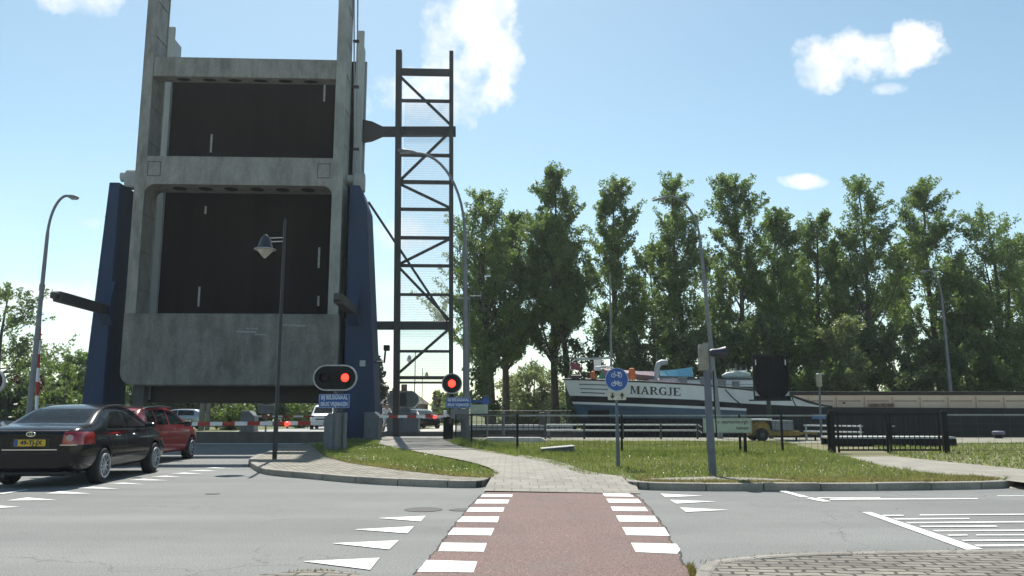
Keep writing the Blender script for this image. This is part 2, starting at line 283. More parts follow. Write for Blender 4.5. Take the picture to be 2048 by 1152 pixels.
# ------------------------------------------------------------------ mesh helpers
class M:
    def __init__(s): s.v = []; s.f = []
    def quad(s, pts):
        i = len(s.v); s.v += [tuple(p) for p in pts]; s.f.append(tuple(range(i, i + len(pts)))); return s
    def box(s, c, d, rz=0, ry=0, rx=0):
        m = Matrix.Rotation(rz, 4, 'Z') @ Matrix.Rotation(ry, 4, 'Y') @ Matrix.Rotation(rx, 4, 'X'); i = len(s.v); c = Vector(c)
        for z in (-.5, .5):
            for (x, y) in ((-.5, -.5), (.5, -.5), (.5, .5), (-.5, .5)): s.v.append(tuple(c + m @ Vector((x * d[0], y * d[1], z * d[2]))))
        s.f += [(i, i+3, i+2, i+1), (i+4, i+5, i+6, i+7), (i, i+1, i+5, i+4), (i+1, i+2, i+6, i+5), (i+2, i+3, i+7, i+6), (i+3, i, i+4, i+7)]
        return s
    def span(s, a, b):
        return s.box([(p + q) / 2 for p, q in zip(a, b)], [abs(q - p) for p, q in zip(a, b)])
    def beam(s, a, b, w, h, up=(0, 0, 1)):
        a, b = Vector(a), Vector(b); d = (b - a).normalized(); up = Vector(up)
        if abs(d.dot(up)) > .98: up = Vector((0, 1, 0))
        x = d.cross(up).normalized(); y = x.cross(d).normalized(); i = len(s.v)
        for q in (a, b):
            for (p, r) in ((-.5, -.5), (.5, -.5), (.5, .5), (-.5, .5)): s.v.append(tuple(q + x * p * w + y * r * h))
        s.f += [(i, i+3, i+2, i+1), (i+4, i+5, i+6, i+7), (i, i+1, i+5, i+4), (i+1, i+2, i+6, i+5), (i+2, i+3, i+7, i+6), (i+3, i, i+4, i+7)]
        return s
    def tube(s, pts, rad, n=10, caps=True):
        pts = [Vector(p) for p in pts]
        if not hasattr(rad, '__len__'): rad = [rad] * len(pts)
        i0 = len(s.v); px = None
        for k, p in enumerate(pts):
            d = (pts[min(k + 1, len(pts) - 1)] - pts[max(k - 1, 0)]).normalized()
            if px is None:
                px = d.orthogonal().normalized()
            px = (px - d * px.dot(d)).normalized(); py = d.cross(px)
            for j in range(n):
                a = 2 * math.pi * j / n; s.v.append(tuple(p + (px * math.cos(a) + py * math.sin(a)) * rad[k]))
        for k in range(len(pts) - 1):
            for j in range(n):
                a = i0 + k * n + j; b = i0 + k * n + (j + 1) % n; s.f.append((a, b, b + n, a + n))
        if caps:
            s.f.append(tuple(range(i0 + n - 1, i0 - 1, -1))); e = i0 + (len(pts) - 1) * n; s.f.append(tuple(range(e, e + n)))
        return s
    def prism(s, poly, ax, a, b):          # outline in the two other axes, extruded along ax from a to b
        n = len(poly); i = len(s.v)
        for t in (a, b):
            for (p, q) in poly:
                s.v.append({0: (t, p, q), 1: (p, t, q), 2: (p, q, t)}[ax])
        s.f.append(tuple(range(i, i + n))); s.f.append(tuple(range(i + 2 * n - 1, i + n - 1, -1)))
        for j in range(n): s.f.append((i + j, i + n + j, i + n + (j + 1) % n, i + (j + 1) % n))
        return s
    def lathe(s, prof, c=(0, 0, 0), ax='Z', n=20):   # profile of (radius, height)
        i = len(s.v); c = Vector(c)
        for (r, h) in prof:
            for j in range(n):
                a = 2 * math.pi * j / n; x, y = r * math.cos(a), r * math.sin(a)
                v = {'Z': (x, y, h), 'Y': (x, h, y), 'X': (h, x, y)}[ax]; s.v.append(tuple(c + Vector(v)))
        for k in range(len(prof) - 1):
            for j in range(n):
                a = i + k * n + j; b = i + k * n + (j + 1) % n; s.f.append((a, b, b + n, a + n))
        s.f.append(tuple(range(i + n - 1, i - 1, -1))); e = i + (len(prof) - 1) * n; s.f.append(tuple(range(e, e + n)))
        return s
    def mesh(s, name, mat, smooth=False, norm=True):
        me = bpy.data.meshes.new(name); me.from_pydata(s.v, [], s.f); me.materials.append(mat)
        if norm:
            b = bmesh.new(); b.from_mesh(me); bmesh.ops.recalc_face_normals(b, faces=b.faces)
            if smooth:
                for f in b.faces: f.smooth = True
                for e in b.edges:
                    if len(e.link_faces) == 2 and e.calc_face_angle(0) > R(38): e.smooth = False
            b.to_mesh(me); b.free()
        return me
def link(name, me, parent=None):
    o = bpy.data.objects.new(name, me); COL.objects.link(o)
    if parent: o.parent = parent
    return o
def obj(name, mb, mat, parent=None, smooth=False, bevel=0, loc=None):
    o = link(name, mb.mesh(name, mat, smooth), parent)
    if bevel:
        b = o.modifiers.new('Bevel', 'BEVEL'); b.width = bevel; b.segments = 2; b.limit_method = 'ANGLE'; b.angle_limit = R(40)
    if loc is not None: o.location = loc
    return o
def tag(o, label, cat, group=None, kind=None):
    o['label'] = label; o['category'] = cat
    if group: o['group'] = group
    if kind: o['kind'] = kind
    return o
def thing(name, label, cat, loc=(0, 0, 0), rz=0, group=None):
    o = bpy.data.objects.new(name, None); COL.objects.link(o); o.location = loc; o.rotation_euler = (0, 0, rz); o.empty_display_size = .3
    return tag(o, label, cat, group)
def struct(name, mb, mat, kind='structure', **k):
    o = obj(name, mb, mat, **k); o['kind'] = kind; return o
def copy_tree(o, parent=None):
    c = o.copy(); COL.objects.link(c)
    if parent: c.parent = parent
    for ch in [x for x in bpy.data.objects if x.parent == o]: copy_tree(ch, c)
    return c
def text(name, s, size, loc, mat, parent, rot=(R(90), 0, 0), bold=0, align='CENTER', sx=1.0, space=1.0):
    cu = bpy.data.curves.new(name, 'FONT'); cu.body = s; cu.size = size; cu.align_x = align; cu.align_y = 'CENTER'; cu.extrude = .002; cu.offset = bold; cu.space_character = space; cu.resolution_u = 3
    t = bpy.data.objects.new(name, cu); COL.objects.link(t); bpy.context.view_layer.update()
    me = bpy.data.meshes.new_from_object(t.evaluated_get(bpy.context.evaluated_depsgraph_get()))
    bpy.data.objects.remove(t); bpy.data.curves.remove(cu)
    me.name = name; me.materials.clear(); me.materials.append(mat)
    o = link(name, me, parent); o.location = loc; o.rotation_euler = rot; o.scale = (sx, 1, 1)
    return o
def sheet(name, pts, z, mat, kind='structure', skirt=0):
    mb = M().quad([(p[0], p[1], z) for p in pts]); me = bpy.data.meshes.new(name); me.from_pydata(mb.v, [], mb.f); me.materials.append(mat)
    b = bmesh.new(); b.from_mesh(me); bmesh.ops.triangulate(b, faces=b.faces)
    for f in b.faces:
        if f.normal.z < 0: f.normal_flip()
    b.to_mesh(me); b.free()
    if skirt:
        b = bmesh.new(); b.from_mesh(me); r_ = bmesh.ops.extrude_face_region(b, geom=b.faces[:]); low = {v_ for v_ in r_['geom'] if isinstance(v_, bmesh.types.BMVert)}
        for v_ in low: v_.co.z -= skirt
        bmesh.ops.recalc_face_normals(b, faces=b.faces); b.to_mesh(me); b.free()
    o = link(name, me); o['kind'] = kind; return o
def arc(cx, cy, r, a0, a1, n=8): return [(cx + r * math.cos(a0 + (a1 - a0) * i / n), cy + r * math.sin(a0 + (a1 - a0) * i / n)) for i in range(n + 1)]
def stadium(w, h, n=12): r = h / 2; return arc(w / 2 - r, 0, r, -math.pi / 2, math.pi / 2, n) + arc(-w / 2 + r, 0, r, math.pi / 2, 3 * math.pi / 2, n)
def rrect(w, h, r, n=4): return arc(w/2-r, -h/2+r, r, -math.pi/2, 0, n) + arc(w/2-r, h/2-r, r, 0, math.pi/2, n) + arc(-w/2+r, h/2-r, r, math.pi/2, math.pi, n) + arc(-w/2+r, -h/2+r, r, math.pi, 1.5*math.pi, n)
def ringprism(mb, outer, inner, ax, a, b):
    n = len(outer); i = len(mb.v)
    for t in (a, b):
        for ring in (outer, inner):
            for (p, q) in ring: mb.v.append({0: (t, p, q), 1: (p, t, q), 2: (p, q, t)}[ax])
    for j in range(n):
        k = (j + 1) % n; o0, i0, o1, i1 = i, i + n, i + 2 * n, i + 3 * n
        mb.f += [(o0+j, o0+k, i0+k, i0+j), (o1+j, i1+j, i1+k, o1+k), (o0+j, o1+j, o1+k, o0+k), (i0+j, i0+k, i1+k, i1+j)]
    return mb
def strip(mb, pts, off0, off1, z0, z1):
    """raised strip beside a polyline, from off0 to off1 to its left"""
    pts = [Vector((p[0], p[1])) for p in pts]; L0, L1 = [], []
    for i, p in enumerate(pts):
        d = (pts[min(i + 1, len(pts) - 1)] - pts[max(i - 1, 0)]).normalized(); n = Vector((-d.y, d.x)); L0.append(p + n * off0); L1.append(p + n * off1)
    i0 = len(mb.v); n = len(pts)
    for a, b in zip(L0, L1): mb.v += [(a.x, a.y, z0), (a.x, a.y, z1), (b.x, b.y, z1), (b.x, b.y, z0)]
    for k in range(n - 1):
        a = i0 + 4 * k; b = a + 4
        for j in range(4): mb.f.append((a + j, a + (j + 1) % 4, b + (j + 1) % 4, b + j))
    mb.f += [(i0, i0 + 3, i0 + 2, i0 + 1), tuple(i0 + 4 * (n - 1) + j for j in range(4))]
    return mb
def offset_line(pts, d):
    pts = [Vector((p[0], p[1])) for p in pts]; out = []
    for i, p in enumerate(pts):
        t_ = (pts[min(i + 1, len(pts) - 1)] - pts[max(i - 1, 0)]).normalized(); out.append(p + Vector((-t_.y, t_.x)) * d)
    return out
def kerb_stones(pts, off0, off1, z0, z1, L=1.0, gap=.012):
    pts = [Vector((p[0], p[1])) for p in pts]; d = [0]; mb = M()
    for a, b in zip(pts, pts[1:]): d.append(d[-1] + (b - a).length)
    def at_(t):
        j = 0
        while j < len(d) - 2 and d[j + 1] < t: j += 1
        return pts[j].lerp(pts[j + 1], max(0, min(1, (t - d[j]) / max(1e-6, d[j + 1] - d[j]))))
    n = max(1, round(d[-1] / L)); st_ = d[-1] / n
    for i in range(n):
        a, b = i * st_ + gap / 2, (i + 1) * st_ - gap / 2; strip(mb, [at_(a + (b - a) * k_ / 4) for k_ in range(5)], off0, off1, z0, z1 + rnd.uniform(-.004, .004))
    return mb
def smooth_line(pts, n=6):
    out = []; P_ = [Vector(p) for p in pts]
    for i in range(len(P_) - 1):
        p0, p1, p2, p3 = P_[max(i-1, 0)], P_[i], P_[i+1], P_[min(i+2, len(P_)-1)]
        for k in range(n):
            t = k / n; out.append(.5 * ((2*p1) + (p2-p0)*t + (2*p0-5*p1+4*p2-p3)*t*t + (3*p1-p0-3*p2+p3)*t**3))
    out.append(P_[-1]); return out

# ------------------------------------------------------------------ ground, roads, kerbs, canal
QY, FY, NOTCH = 38.6, 49.0, (-18.0, -7.75)
sheet('road', [(-90, -6), (90, -6), (90, 16), (20, 34.2), (-30, 34.2), (-90, 34.2)], 0, asphalt)
sheet('ground', [(-400, -60), (400, -60), (400, QY), (NOTCH[1], QY), (NOTCH[1], 34.2), (NOTCH[0], 34.2), (NOTCH[0], QY), (-400, QY)], -.03, soil)
sheet('far_ground', [(-1800, FY), (1800, FY), (1800, 3000), (-1800, 3000)], .10, soil2)
sheet('canal_water', [(-400, 33.0), (400, 33.0), (400, FY + .5), (-400, FY + .5)], -1.35, waterm)
q = M(); q.span((NOTCH[1], QY - .5, -3), (90, QY, .13)); q.span((-90, QY - .5, -3), (NOTCH[0], QY, .13)); q.span((NOTCH[0], 33.9, -3), (NOTCH[1], 34.2, .004))
q.span((NOTCH[1] - .3, 34.2, -3), (NOTCH[1], QY - .5, .10)); q.span((NOTCH[0], 34.2, -3), (NOTCH[0] + .3, QY - .5, .10))
struct('quay_wall', q, concd, bevel=.03)
q = M().span((-200, FY, -3), (200, FY + .6, .16)); struct('far_quay_wall', q, concd, bevel=.03)
# bright worn steel edge of the road at the gap
q = M().span((NOTCH[0] + .3, 34.02, .006), (NOTCH[1] - .3, 34.2, .02)); struct('road_edge_plate', q, pbr('worn_steel', (.62, .63, .62), .5, var=.1))

# left island
LK = [G(*p, 0) for p in [(545, 908), (515, 917), (498, 927), (500, 934), (522, 947), (560, 953), (613, 957.5), (717, 967), (846, 973.6), (945, 976), (972, 972), (990, 962)]]
LKs = smooth_line(LK, 5)
left_in = [G(*p, .12) for p in [(1002, 948), (951, 930), (880, 915), (793, 898), (758, 889)]]
LI = [(p.x, p.y) for p in offset_line(LKs, .12)] + left_in + [(-6.2, QY - .5), (-7.75, QY - .5), (-7.75, 34.2), (-8.2, 30.5), (-8.0, 27.5)]
sheet('traffic_island', LI, .115, cobble, skirt=.13)
struct('kerb', kerb_stones(LKs, 0, .18, -.02, .125), kerbm, bevel=.02); struct('kerb_joint', strip(M(), LKs, .015, .165, -.02, .112), joint)
lgrass = [G(*p, .12) for p in [(650, 914), (700, 926), (800, 940), (900, 951), (985, 956), (1001, 948), (951, 930), (880, 915), (793, 898), (758, 889)]] + [(-6.1, QY - .5), (-7.6, QY - .5), (-7.6, 34.4), (-7.4, 30)]
sheet('island_grass', lgrass, .125, soil)
# right verge
RK = [G(*p, 0) for p in [(1237, 962), (1250, 972), (1275, 979), (1400, 982), (1560, 982), (1780, 981), (1950, 978.5), (2022, 975), (2045, 966)]]
RKs = smooth_line(RK, 5)
right_in = [G(*p, .12) for p in [(900, 886), (929, 897), (959, 904), (1040, 916), (1105, 930), (1164, 951)]]
path2_lo = [G(*p, .12) for p in [(1694, 914), (1780, 936), (1906, 952), (2011, 961)]]
path2_hi = [G(*p, .12) for p in [(1790, 913), (1906, 925), (2048, 939), (2300, 965)]]
VG = [(p.x, p.y) for p in RKs][:-2] + path2_lo[::-1] + [(9.3, 24.0), (-1.0, 30)] + right_in
verge = [(p.x, p.y) for p in offset_line(RKs, .12)] + [(17, 15.6), (60, 15.6), (60, QY - .4), (-3.0, QY - .4)] + right_in
sheet('verge', verge, .115, soil, skirt=.13)
struct('kerb', kerb_stones(RKs, 0, .18, -.02, .125), kerbm, bevel=.02); struct('kerb_joint', strip(M(), RKs, .015, .165, -.02, .112), joint)
cs = [G(*p, .12) for p in [(1275, 962), (1300, 957), (1420, 954), (1530, 957), (1620, 962.5), (1420, 962.5)]]
sheet('verge_cobbles', cs, .126, cobble)
sheet('garden_path', path2_lo + [G(2100, 972, .12), G(2300, 985, .12)] + path2_hi[::-1], .124, pbr('gravel_path', (.27, .25, .21), .95, var=.2, scale=2, bump=.5, speck=.2))
sheet('quay_strip', [(-2.9, 34.9), (8, 34.2), (13, 31), (60, 36.9), (60, QY - .45), (-2.9, QY - .45)], .122, pbr('quay_gravel', (.30, .285, .25), .95, col2=(.16, .165, .09), scale=1.1, bump=.5, speck=.25))
struct('path_apron', M().quad([(8.55, 14.12, .006), (12, 13.7, .006), (12, 15.75, .129), (9.25, 15.2, .127)]).quad([(12, 13.7, .006), (24, 13.6, .006), (24, 15.9, .129), (12, 15.75, .129)]).quad([(9.25, 15.2, .127), (12, 15.75, .129), (12, 16.6, .128), (9.4, 16.3, .128)]), MATS['gravel_path'])
# cycle path
pl = [G(*p, .05) for p in [(985, 978), (1003, 950), (951, 931), (880, 916), (793, 899), (758, 890)]]; pr_ = [G(*p, .05) for p in [(1262, 982), (1241, 965), (1164, 952), (1105, 931), (1040, 917), (959, 905), (900, 888)]]
pm = M(); top = [(p[0] - .1, p[1], 0) for p in pl] + [(-6.1, QY, 0)]
ll = smooth_line([Vector((p[0], p[1])) for p in pl] + [Vector((-6.0, QY))], 6); rr = smooth_line([Vector((p[0], p[1])) for p in pr_] + [Vector((-3.0, QY))], 6)
def resample(L, n):
    d = [0]
    for a, b in zip(L, L[1:]): d.append(d[-1] + (b - a).length)
    out = []
    for i in range(n):
        t = d[-1] * i / (n - 1); j = max(k for k in range(len(d)) if d[k] <= t + 1e-9); j = min(j, len(L) - 2)
        out.append(L[j].lerp(L[j + 1], (t - d[j]) / max(1e-6, d[j + 1] - d[j])))
    return out
ll, rr = resample(ll, 40), resample(rr, 40)
def pz(y): return .012 + .128 * max(0, min(1, (y - 13.45) / 1.5))
for i in range(39):
    a, b, c, d = ll[i], rr[i], rr[i + 1], ll[i + 1]
    pm.quad([(a.x - .15, a.y, pz(a.y)), (b.x + .15, b.y, pz(b.y)), (c.x + .15, c.y, pz(c.y)), (d.x - .15, d.y, pz(d.y))])
struct('cycle_path', pm, slabs)
q = M().span((-6.0, QY - .9, .02), (-3.0, QY - .02, .165)); struct('path_end_plate', q, concl, bevel=.02)
# far cycle path and far road
sheet('far_cycle_path', [(-6.4, FY + .3), (-3.0, FY + .3), (-2.5, 75), (-6.5, 75)], .115, pbr('far_path', (.42, .40, .36), .9, var=.15))
sheet('far_road', [(-18, FY + .3), (-8.0, FY + .3), (-8.5, 62), (-9.5, 80), (-9, 130), (-14, 130), (-15.2, 80), (-16.5, 62)], .118, pbr('far_asphalt', (.30, .30, .29), .85, var=.1, speck=.1))
# red crossing and its markings
red = [G(*p) for p in [(980, 977.5), (1250, 980), (1284, 1000), (1320, 1043), (1345, 1085), (1372, 1135), (1385, 1160), (1410, 1240), (700, 1240), (830, 1150), (868, 1105), (905, 1056), (942, 1010)]]
sheet('cycle_crossing', red, .004, redtar)
lb = [((1619,400),(1818,402),(1814,420),(1611,418)), ((1590,440),(1794,443),(1788,460),(1574,459)), ((1552,477),(1772,479),(1760,505),(1533,505)), ((1500,532),(1737,532),(1728,561),(1478,561)), ((1448,595),(1702,595),(1690,634),(1412,631)), ((1388,672),(1668,674),(1645,724),(1348,719)), ((1310,773),(1616,778),(1596,836),(1285,832)), ((1205,893),(1552,903),(1525,978),(1140,973))]
rb = [((1040,433),(1220,435),(1258,459),(1056,456)), ((1066,472),(1285,474),(1308,501),(1084,500)), ((1096,526),(1330,529),(1355,558),(1113,556)), ((1133,588),(1397,590),(1420,632),(1155,629)), ((1175,668),(1465,670),(1500,728),(1205,722)), ((1235,775),(1545,782),(1572,822),(1552,850),(1268,838))]
def markings(name, polys, ox, oy, sc, z=.008, mat=paint_w):
    mb = M()
    for pl_ in polys: mb.quad([(*G(ox + x / sc, oy + y / sc), z) for (x, y) in pl_])
    me = bpy.data.meshes.new(name); me.from_pydata(mb.v, [], mb.f); me.materials.append(mat)
    b = bmesh.new(); b.from_mesh(me)
    for f in b.faces:
        if f.normal.z < 0: f.normal_flip()
    b.to_mesh(me); b.free(); o = link(name, me); o['kind'] = 'structure'
markings('crossing_block_marking', lb, 500, 860, 3.413); markings('crossing_block_marking', rb, 900, 860, 3.413)
markings('give_way_marking', [((875,605),(1200,590),(1165,628)), ((710,683),(1118,662),(1075,710)), ((562,778),(1015,758),(950,820)), ((360,902),(885,878),(820,960))], 500, 860, 3.413)
markings('give_way_marking', [((1437,438),(1725,452),(1470,462)), ((1500,480),(1815,491),(1545,506)), ((1570,532),(1905,549),(1610,563))], 900, 860, 3.413)
markings('give_way_marking', [((-60,402),(-40,380),(135,392)), ((48,348),(185,327),(385,345)), ((310,300),(410,284),(620,301)), ((520,264),(640,254),(815,268)), ((740,231),(850,226),(985,238)), ((880,208),(980,199),(1145,211)), ((1030,185),(1130,178),(1235,187)), ((1165,163),(1260,157),(1390,166)), ((1285,145),(1380,139),(1490,147)), ((1395,126),(1460,121),(1600,128)), ((-10,300),(185,272),(192,276),(10,304))], 0, 900, 3.413)
markings('road_line_marking', [((1025,523),(1080,522),(1790,757),(1685,762)), ((660,432),(735,430),(830,455),(775,456)), ((820,437),(1755,434),(1755,440),(820,444)), ((700,430),(1140,429),(1140,433),(740,434)), ((1880,418),(2200,418),(2200,422),(1880,422)), ((1150,541),(1285,540),(1290,546),(1165,547)), ((1390,538),(2200,532),(2200,538),(1390,544)), ((1220,563),(1700,560),(1705,567),(1240,570)), ((1300,587),(2250,578),(2250,586),(1320,594)), ((1385,610),(1870,608),(1885,615),(1405,618)), ((1470,637),(2250,633),(2250,642),(1490,645)), ((1560,666),(1690,665),(1695,671),(1575,673)), ((1745,665),(2250,662),(2250,670),(1750,671)), ((1650,699),(2250,694),(2250,705),(1670,707)), ((1730,730),(2250,724),(2250,738),(1755,741)), ((500,388),(545,388),(690,426),(640,428))], 1400, 860, 3.1605)
for (px, py, w, d) in ((847, 1019.5, .26, .16), (927, 1020, .2, .1), (425, 988, .12, .06)):
    c_ = G(px, py); struct('drain_cover', M().prism([(c_[0] + w * math.cos(R(a)), c_[1] + d * 1.6 * math.sin(R(a))) for a in range(0, 360, 24)], 2, .002, .006), pbr('drain_iron', (.06, .06, .058), .8) if 'drain_iron' not in MATS else MATS['drain_iron'])
# cracks along the edges of the red surface
cr = M()
for edge in ([(980, 977.5), (942, 1010), (905, 1056), (868, 1105), (830, 1150)], [(1262, 985), (1284, 1000), (1320, 1043), (1345, 1085), (1372, 1135)]):
    pts = smooth_line([Vector(G(*e)) for e in edge], 14)
    pts = [p + Vector((rnd.uniform(-.018, .018), 0)) for p in pts]
    for a, b in zip(pts, pts[1:]):
        w = rnd.uniform(.004, .014); cr.quad([(a.x - w, a.y, .0065), (a.x + w, a.y, .0065), (b.x + w, b.y, .0065), (b.x - w, b.y, .0065)])
o = struct('crack', cr, pbr('crack_dark', (.05, .048, .042), .95))
# near pavements at the lower edge of the picture
NR = [G(*p, .085) for p in [(1395, 1200), (1388, 1160), (1398, 1136), (1428, 1121), (1560, 1110), (1700, 1105), (1950, 1101), (2300, 1096)]]
NRs = smooth_line(NR, 6)
sheet('near_pavement', [(p.x, p.y) for p in offset_line(NRs, -.09)] + [(12, 3), (2.0, 3)], .085, cobble2, skirt=.1)
struct('kerb', kerb_stones(NRs, .0, -.13, -.02, .10, .9), kerbm, bevel=.03)
NL = [G(*p, .05) for p in [(470, 1170), (500, 1153), (560, 1145), (640, 1141), (715, 1147), (745, 1160)]]; NLs = smooth_line(NL, 6)
sheet('near_pavement', [(p.x, p.y) for p in NLs] + [(-1.2, 3), (-4, 3)], .05, cobble2)

# ------------------------------------------------------------------ grass blades and daisies
def inpoly(px, py, poly):
    c = np.zeros(len(px), bool); n = len(poly)
    for i in range(n):
        x0, y0 = poly[i][0], poly[i][1]; x1, y1 = poly[i - 1][0], poly[i - 1][1]
        if y0 == y1: continue
        c ^= ((y0 > py) != (y1 > py)) & (px < (x1 - x0) * (py - y0) / (y1 - y0) + x0)
    return c
def tri_mesh(name, v, k, mat):
    n = len(v) // k; me = bpy.data.meshes.new(name); me.vertices.add(len(v)); me.vertices.foreach_set('co', np.ascontiguousarray(v, dtype=np.float32).ravel())
    me.loops.add(n * k); me.loops.foreach_set('vertex_index', np.arange(n * k, dtype=np.int32)); me.polygons.add(n)
    me.polygons.foreach_set('loop_start', np.arange(0, n * k, k, dtype=np.int32))
    me.update(calc_edges=True); me.validate(); me.materials.append(mat); return me
def scatter(poly, n, holes=()):
    xs = [p[0] for p in poly]; ys = [p[1] for p in poly]; X, Y = np.empty(0), np.empty(0)
    while len(X) < n:
        x = rng.uniform(min(xs), max(xs), n); y = rng.uniform(min(ys), max(ys), n); ok = inpoly(x, y, poly)
        for h_ in holes: ok &= ~inpoly(x, y, h_)
        X = np.append(X, x[ok]); Y = np.append(Y, y[ok])
    return X[:n], Y[:n]
def blades(poly, n, z, hgt, wid, holes=()):
    x, y = scatter(poly, n, holes); clump = np.clip(.5 + .38 * np.sin(x * 2.1 + 1.3 * np.sin(y * 1.7)) * np.sin(y * 2.7 + x) + .35 * np.sin(x * 5.3 + 2 * np.sin(y * 4.1)) * np.sin(y * 6.1 - x * 1.2), 0, 1.2); h_ = hgt * (.45 + .6 * rng.random(n)) * (.65 + .6 * clump)
    a = rng.uniform(0, 2 * np.pi, n); dx, dy = np.cos(a) * wid, np.sin(a) * wid; lx, ly = rng.normal(0, .45, n) * h_, rng.normal(0, .45, n) * h_
    v = np.empty((n, 3, 3)); v[:, 0] = np.stack([x - dx, y - dy, np.full(n, z)], 1); v[:, 1] = np.stack([x + dx, y + dy, np.full(n, z)], 1); v[:, 2] = np.stack([x + lx, y + ly, z + h_], 1)
    return v.reshape(-1, 3)
vgr = [(p.x, p.y + .25) for p in RKs][3:-3] + path2_lo[::-1] + [(9.3, 24.2), (11, 33), (-2.9, 34.6)] + right_in
vfar = path2_hi + [(45, 16), (60, 36), (13.5, 31)]
g = np.concatenate([blades(vgr, 75000, .115, .085, .010, [cs]), blades(vfar, 60000, .115, .10, .016), blades(lgrass, 26000, .125, .085, .009)])
tallstrip = [G(*p, .12) for p in [(905, 890), (960, 900), (1035, 914), (1060, 908), (1040, 899), (950, 886), (910, 880)]]
g = np.concatenate([g, blades(tallstrip, 5000, .115, .24, .011), blades([G(*p, .12) for p in [(1040, 912), (1240, 914), (1420, 914), (1660, 912), (1660, 904), (1240, 902), (1040, 905)]], 6000, .115, .16, .012)])
tag(link('grass', tri_mesh('grass', g, 3, grassm)), 'short green grass with daisies on the verges', 'grass', kind='stuff')
dk_strip = [(p.x, p.y) for p in offset_line(RKs, .2)][4:-4] + [(p.x, p.y) for p in offset_line(RKs, 1.15)][4:-4][::-1]
lk_strip = [G(*p, .12) for p in [(660, 916), (700, 927), (800, 941), (900, 952), (985, 957), (990, 953), (900, 945), (800, 933), (700, 918)]]
tag(link('dry_grass', tri_mesh('dry_grass', np.concatenate([blades(dk_strip, 14000, .115, .06, .010, [cs]), blades(vgr, 9000, .115, .09, .010, [cs]), blades(lk_strip, 3500, .125, .06, .009)]), 3, drygrass)), 'dry yellowish grass along the kerb edges', 'grass', kind='stuff')
def daisies(poly, n, cx=None):
    x, y = scatter(poly, n * 3); keep = (np.sin(x * 1.3 + .7) * np.sin(y * 1.1 + x * .4) + rng.normal(0, .22, len(x))) > .38; x, y = x[keep][:n], y[keep][:n]; n = len(x)
    s = rng.uniform(.006, .013, n); z = .17 + rng.uniform(0, .04, n); v = np.empty((n, 4, 3))
    for j, (a, b) in enumerate(((-1, -1), (1, -1), (1, 1), (-1, 1))): v[:, j] = np.stack([x + a * s, y + b * s, z + rng.normal(0, .008, n)], 1)
    return v.reshape(-1, 3)
dz = np.concatenate([daisies(vgr, 420), daisies(lgrass, 420), daisies(vfar, 150)])
tag(link('daisies', tri_mesh('daisies', dz, 4, daisym)), 'small white daisies scattered in the grass', 'flowers', kind='stuff')
# tufts in the joints of the near kerb
wv = blades([G(*p, .03) for p in [(1372, 1128), (1386, 1122), (1400, 1160), (1383, 1165)]], 260, .005, .05, .004)
wv2 = blades([G(*p, .06) for p in [(1395, 1130), (1560, 1113), (1950, 1104), (1950, 1110), (1560, 1120), (1410, 1140)]], 300, .08, .035, .004)
wv3 = blades([G(*p, .03) for p in [(560, 1150), (640, 1143), (720, 1150), (640, 1149)]], 160, .04, .035, .004)
tag(link('weeds', tri_mesh('weeds', np.concatenate([wv, wv2, wv3]), 3, leafmat('dry_weeds', (.12, .10, .03), (.25, .20, .07), .35))), 'dry weeds growing along the near kerbs', 'weeds', kind='stuff')

# ------------------------------------------------------------------ bascule bridge
BX, BY, BA = -12.3, 37.0, R(2.5)
br = thing('lift_bridge', 'raised grey bascule bridge with dark upright deck between two blue towers', 'bridge', (BX, BY, 0), BA)
ca, sa = math.cos(BA), math.sin(BA)
def BW(u, v, z): return Vector((BX + u * ca - v * sa, BY + u * sa + v * ca, z))
def tower(side):
    mb = M(); v0, v1 = -.85, 1.45
    if side < 0: po = [(-5.92, -1.6), (-7.0, -1.6), (-6.93, .0), (-6.41, 11.85), (-5.92, 11.85)]
    else: po = [(4.66, -1.6), (6.28, -1.6), (6.20, .0), (5.46, 10.9), (5.12, 11.85), (4.66, 11.85)]
    mb.prism(po, 1, v0, v1)
    return obj('tower', mb, blue, br, bevel=.05)
for sd in (-1, 1):
    t = tower(sd); u = -6.0 if sd < 0 else 5.05
    # buffer arm sticking out over the approach, with its bracket
    a = M().box((u, -3.0, 5.86), (.36, 4.3, .42)); a.prism([(u - .18, 5.65), (u + .18, 5.65), (u + .18, 6.07), (u - .18, 6.07)], 1, -5.3, -5.15)
    a.box((u, -5.4, 5.86), (.24, .5, .26))
    ar = obj('buffer_arm', a, steel_d, br, bevel=.05)
    bk = M().prism([(-.85, 5.2), (-.85, 7.2), (-1.25, 6.1), (-1.25, 5.6)], 0, u - .22, u + .22); obj('bracket', bk, blue, br)
for sd in (-1, 1):
    for z in (2.6, 5.1, 7.7, 10.2):
        k_ = z / 11.85; ua, ub = (-6.95 + .53 * k_, -5.93) if sd < 0 else (4.67, 6.19 - .80 * k_)
        obj('plate_seam', M().span((ua, -.857, z), (ub, -.848, z + .025)), MATS['seam_blue'] if 'seam_blue' in MATS else pbr('seam_blue', (.010, .018, .035), .6), br)
obj('junction_box', M().box((5.5, -.90, 3.5), (.26, .12, .28)), galv, br, bevel=.02)
cmr = M().box((6.5, -.3, 4.25), (.26, .42, .26)); cmr.beam((5.9, -.3, 3.6), (6.35, -.3, 3.6), .08, .08); cmr.beam((6.4, -.3, 3.55), (6.45, -.3, 4.2), .09, .09); obj('camera', cmr, black, br, bevel=.03)
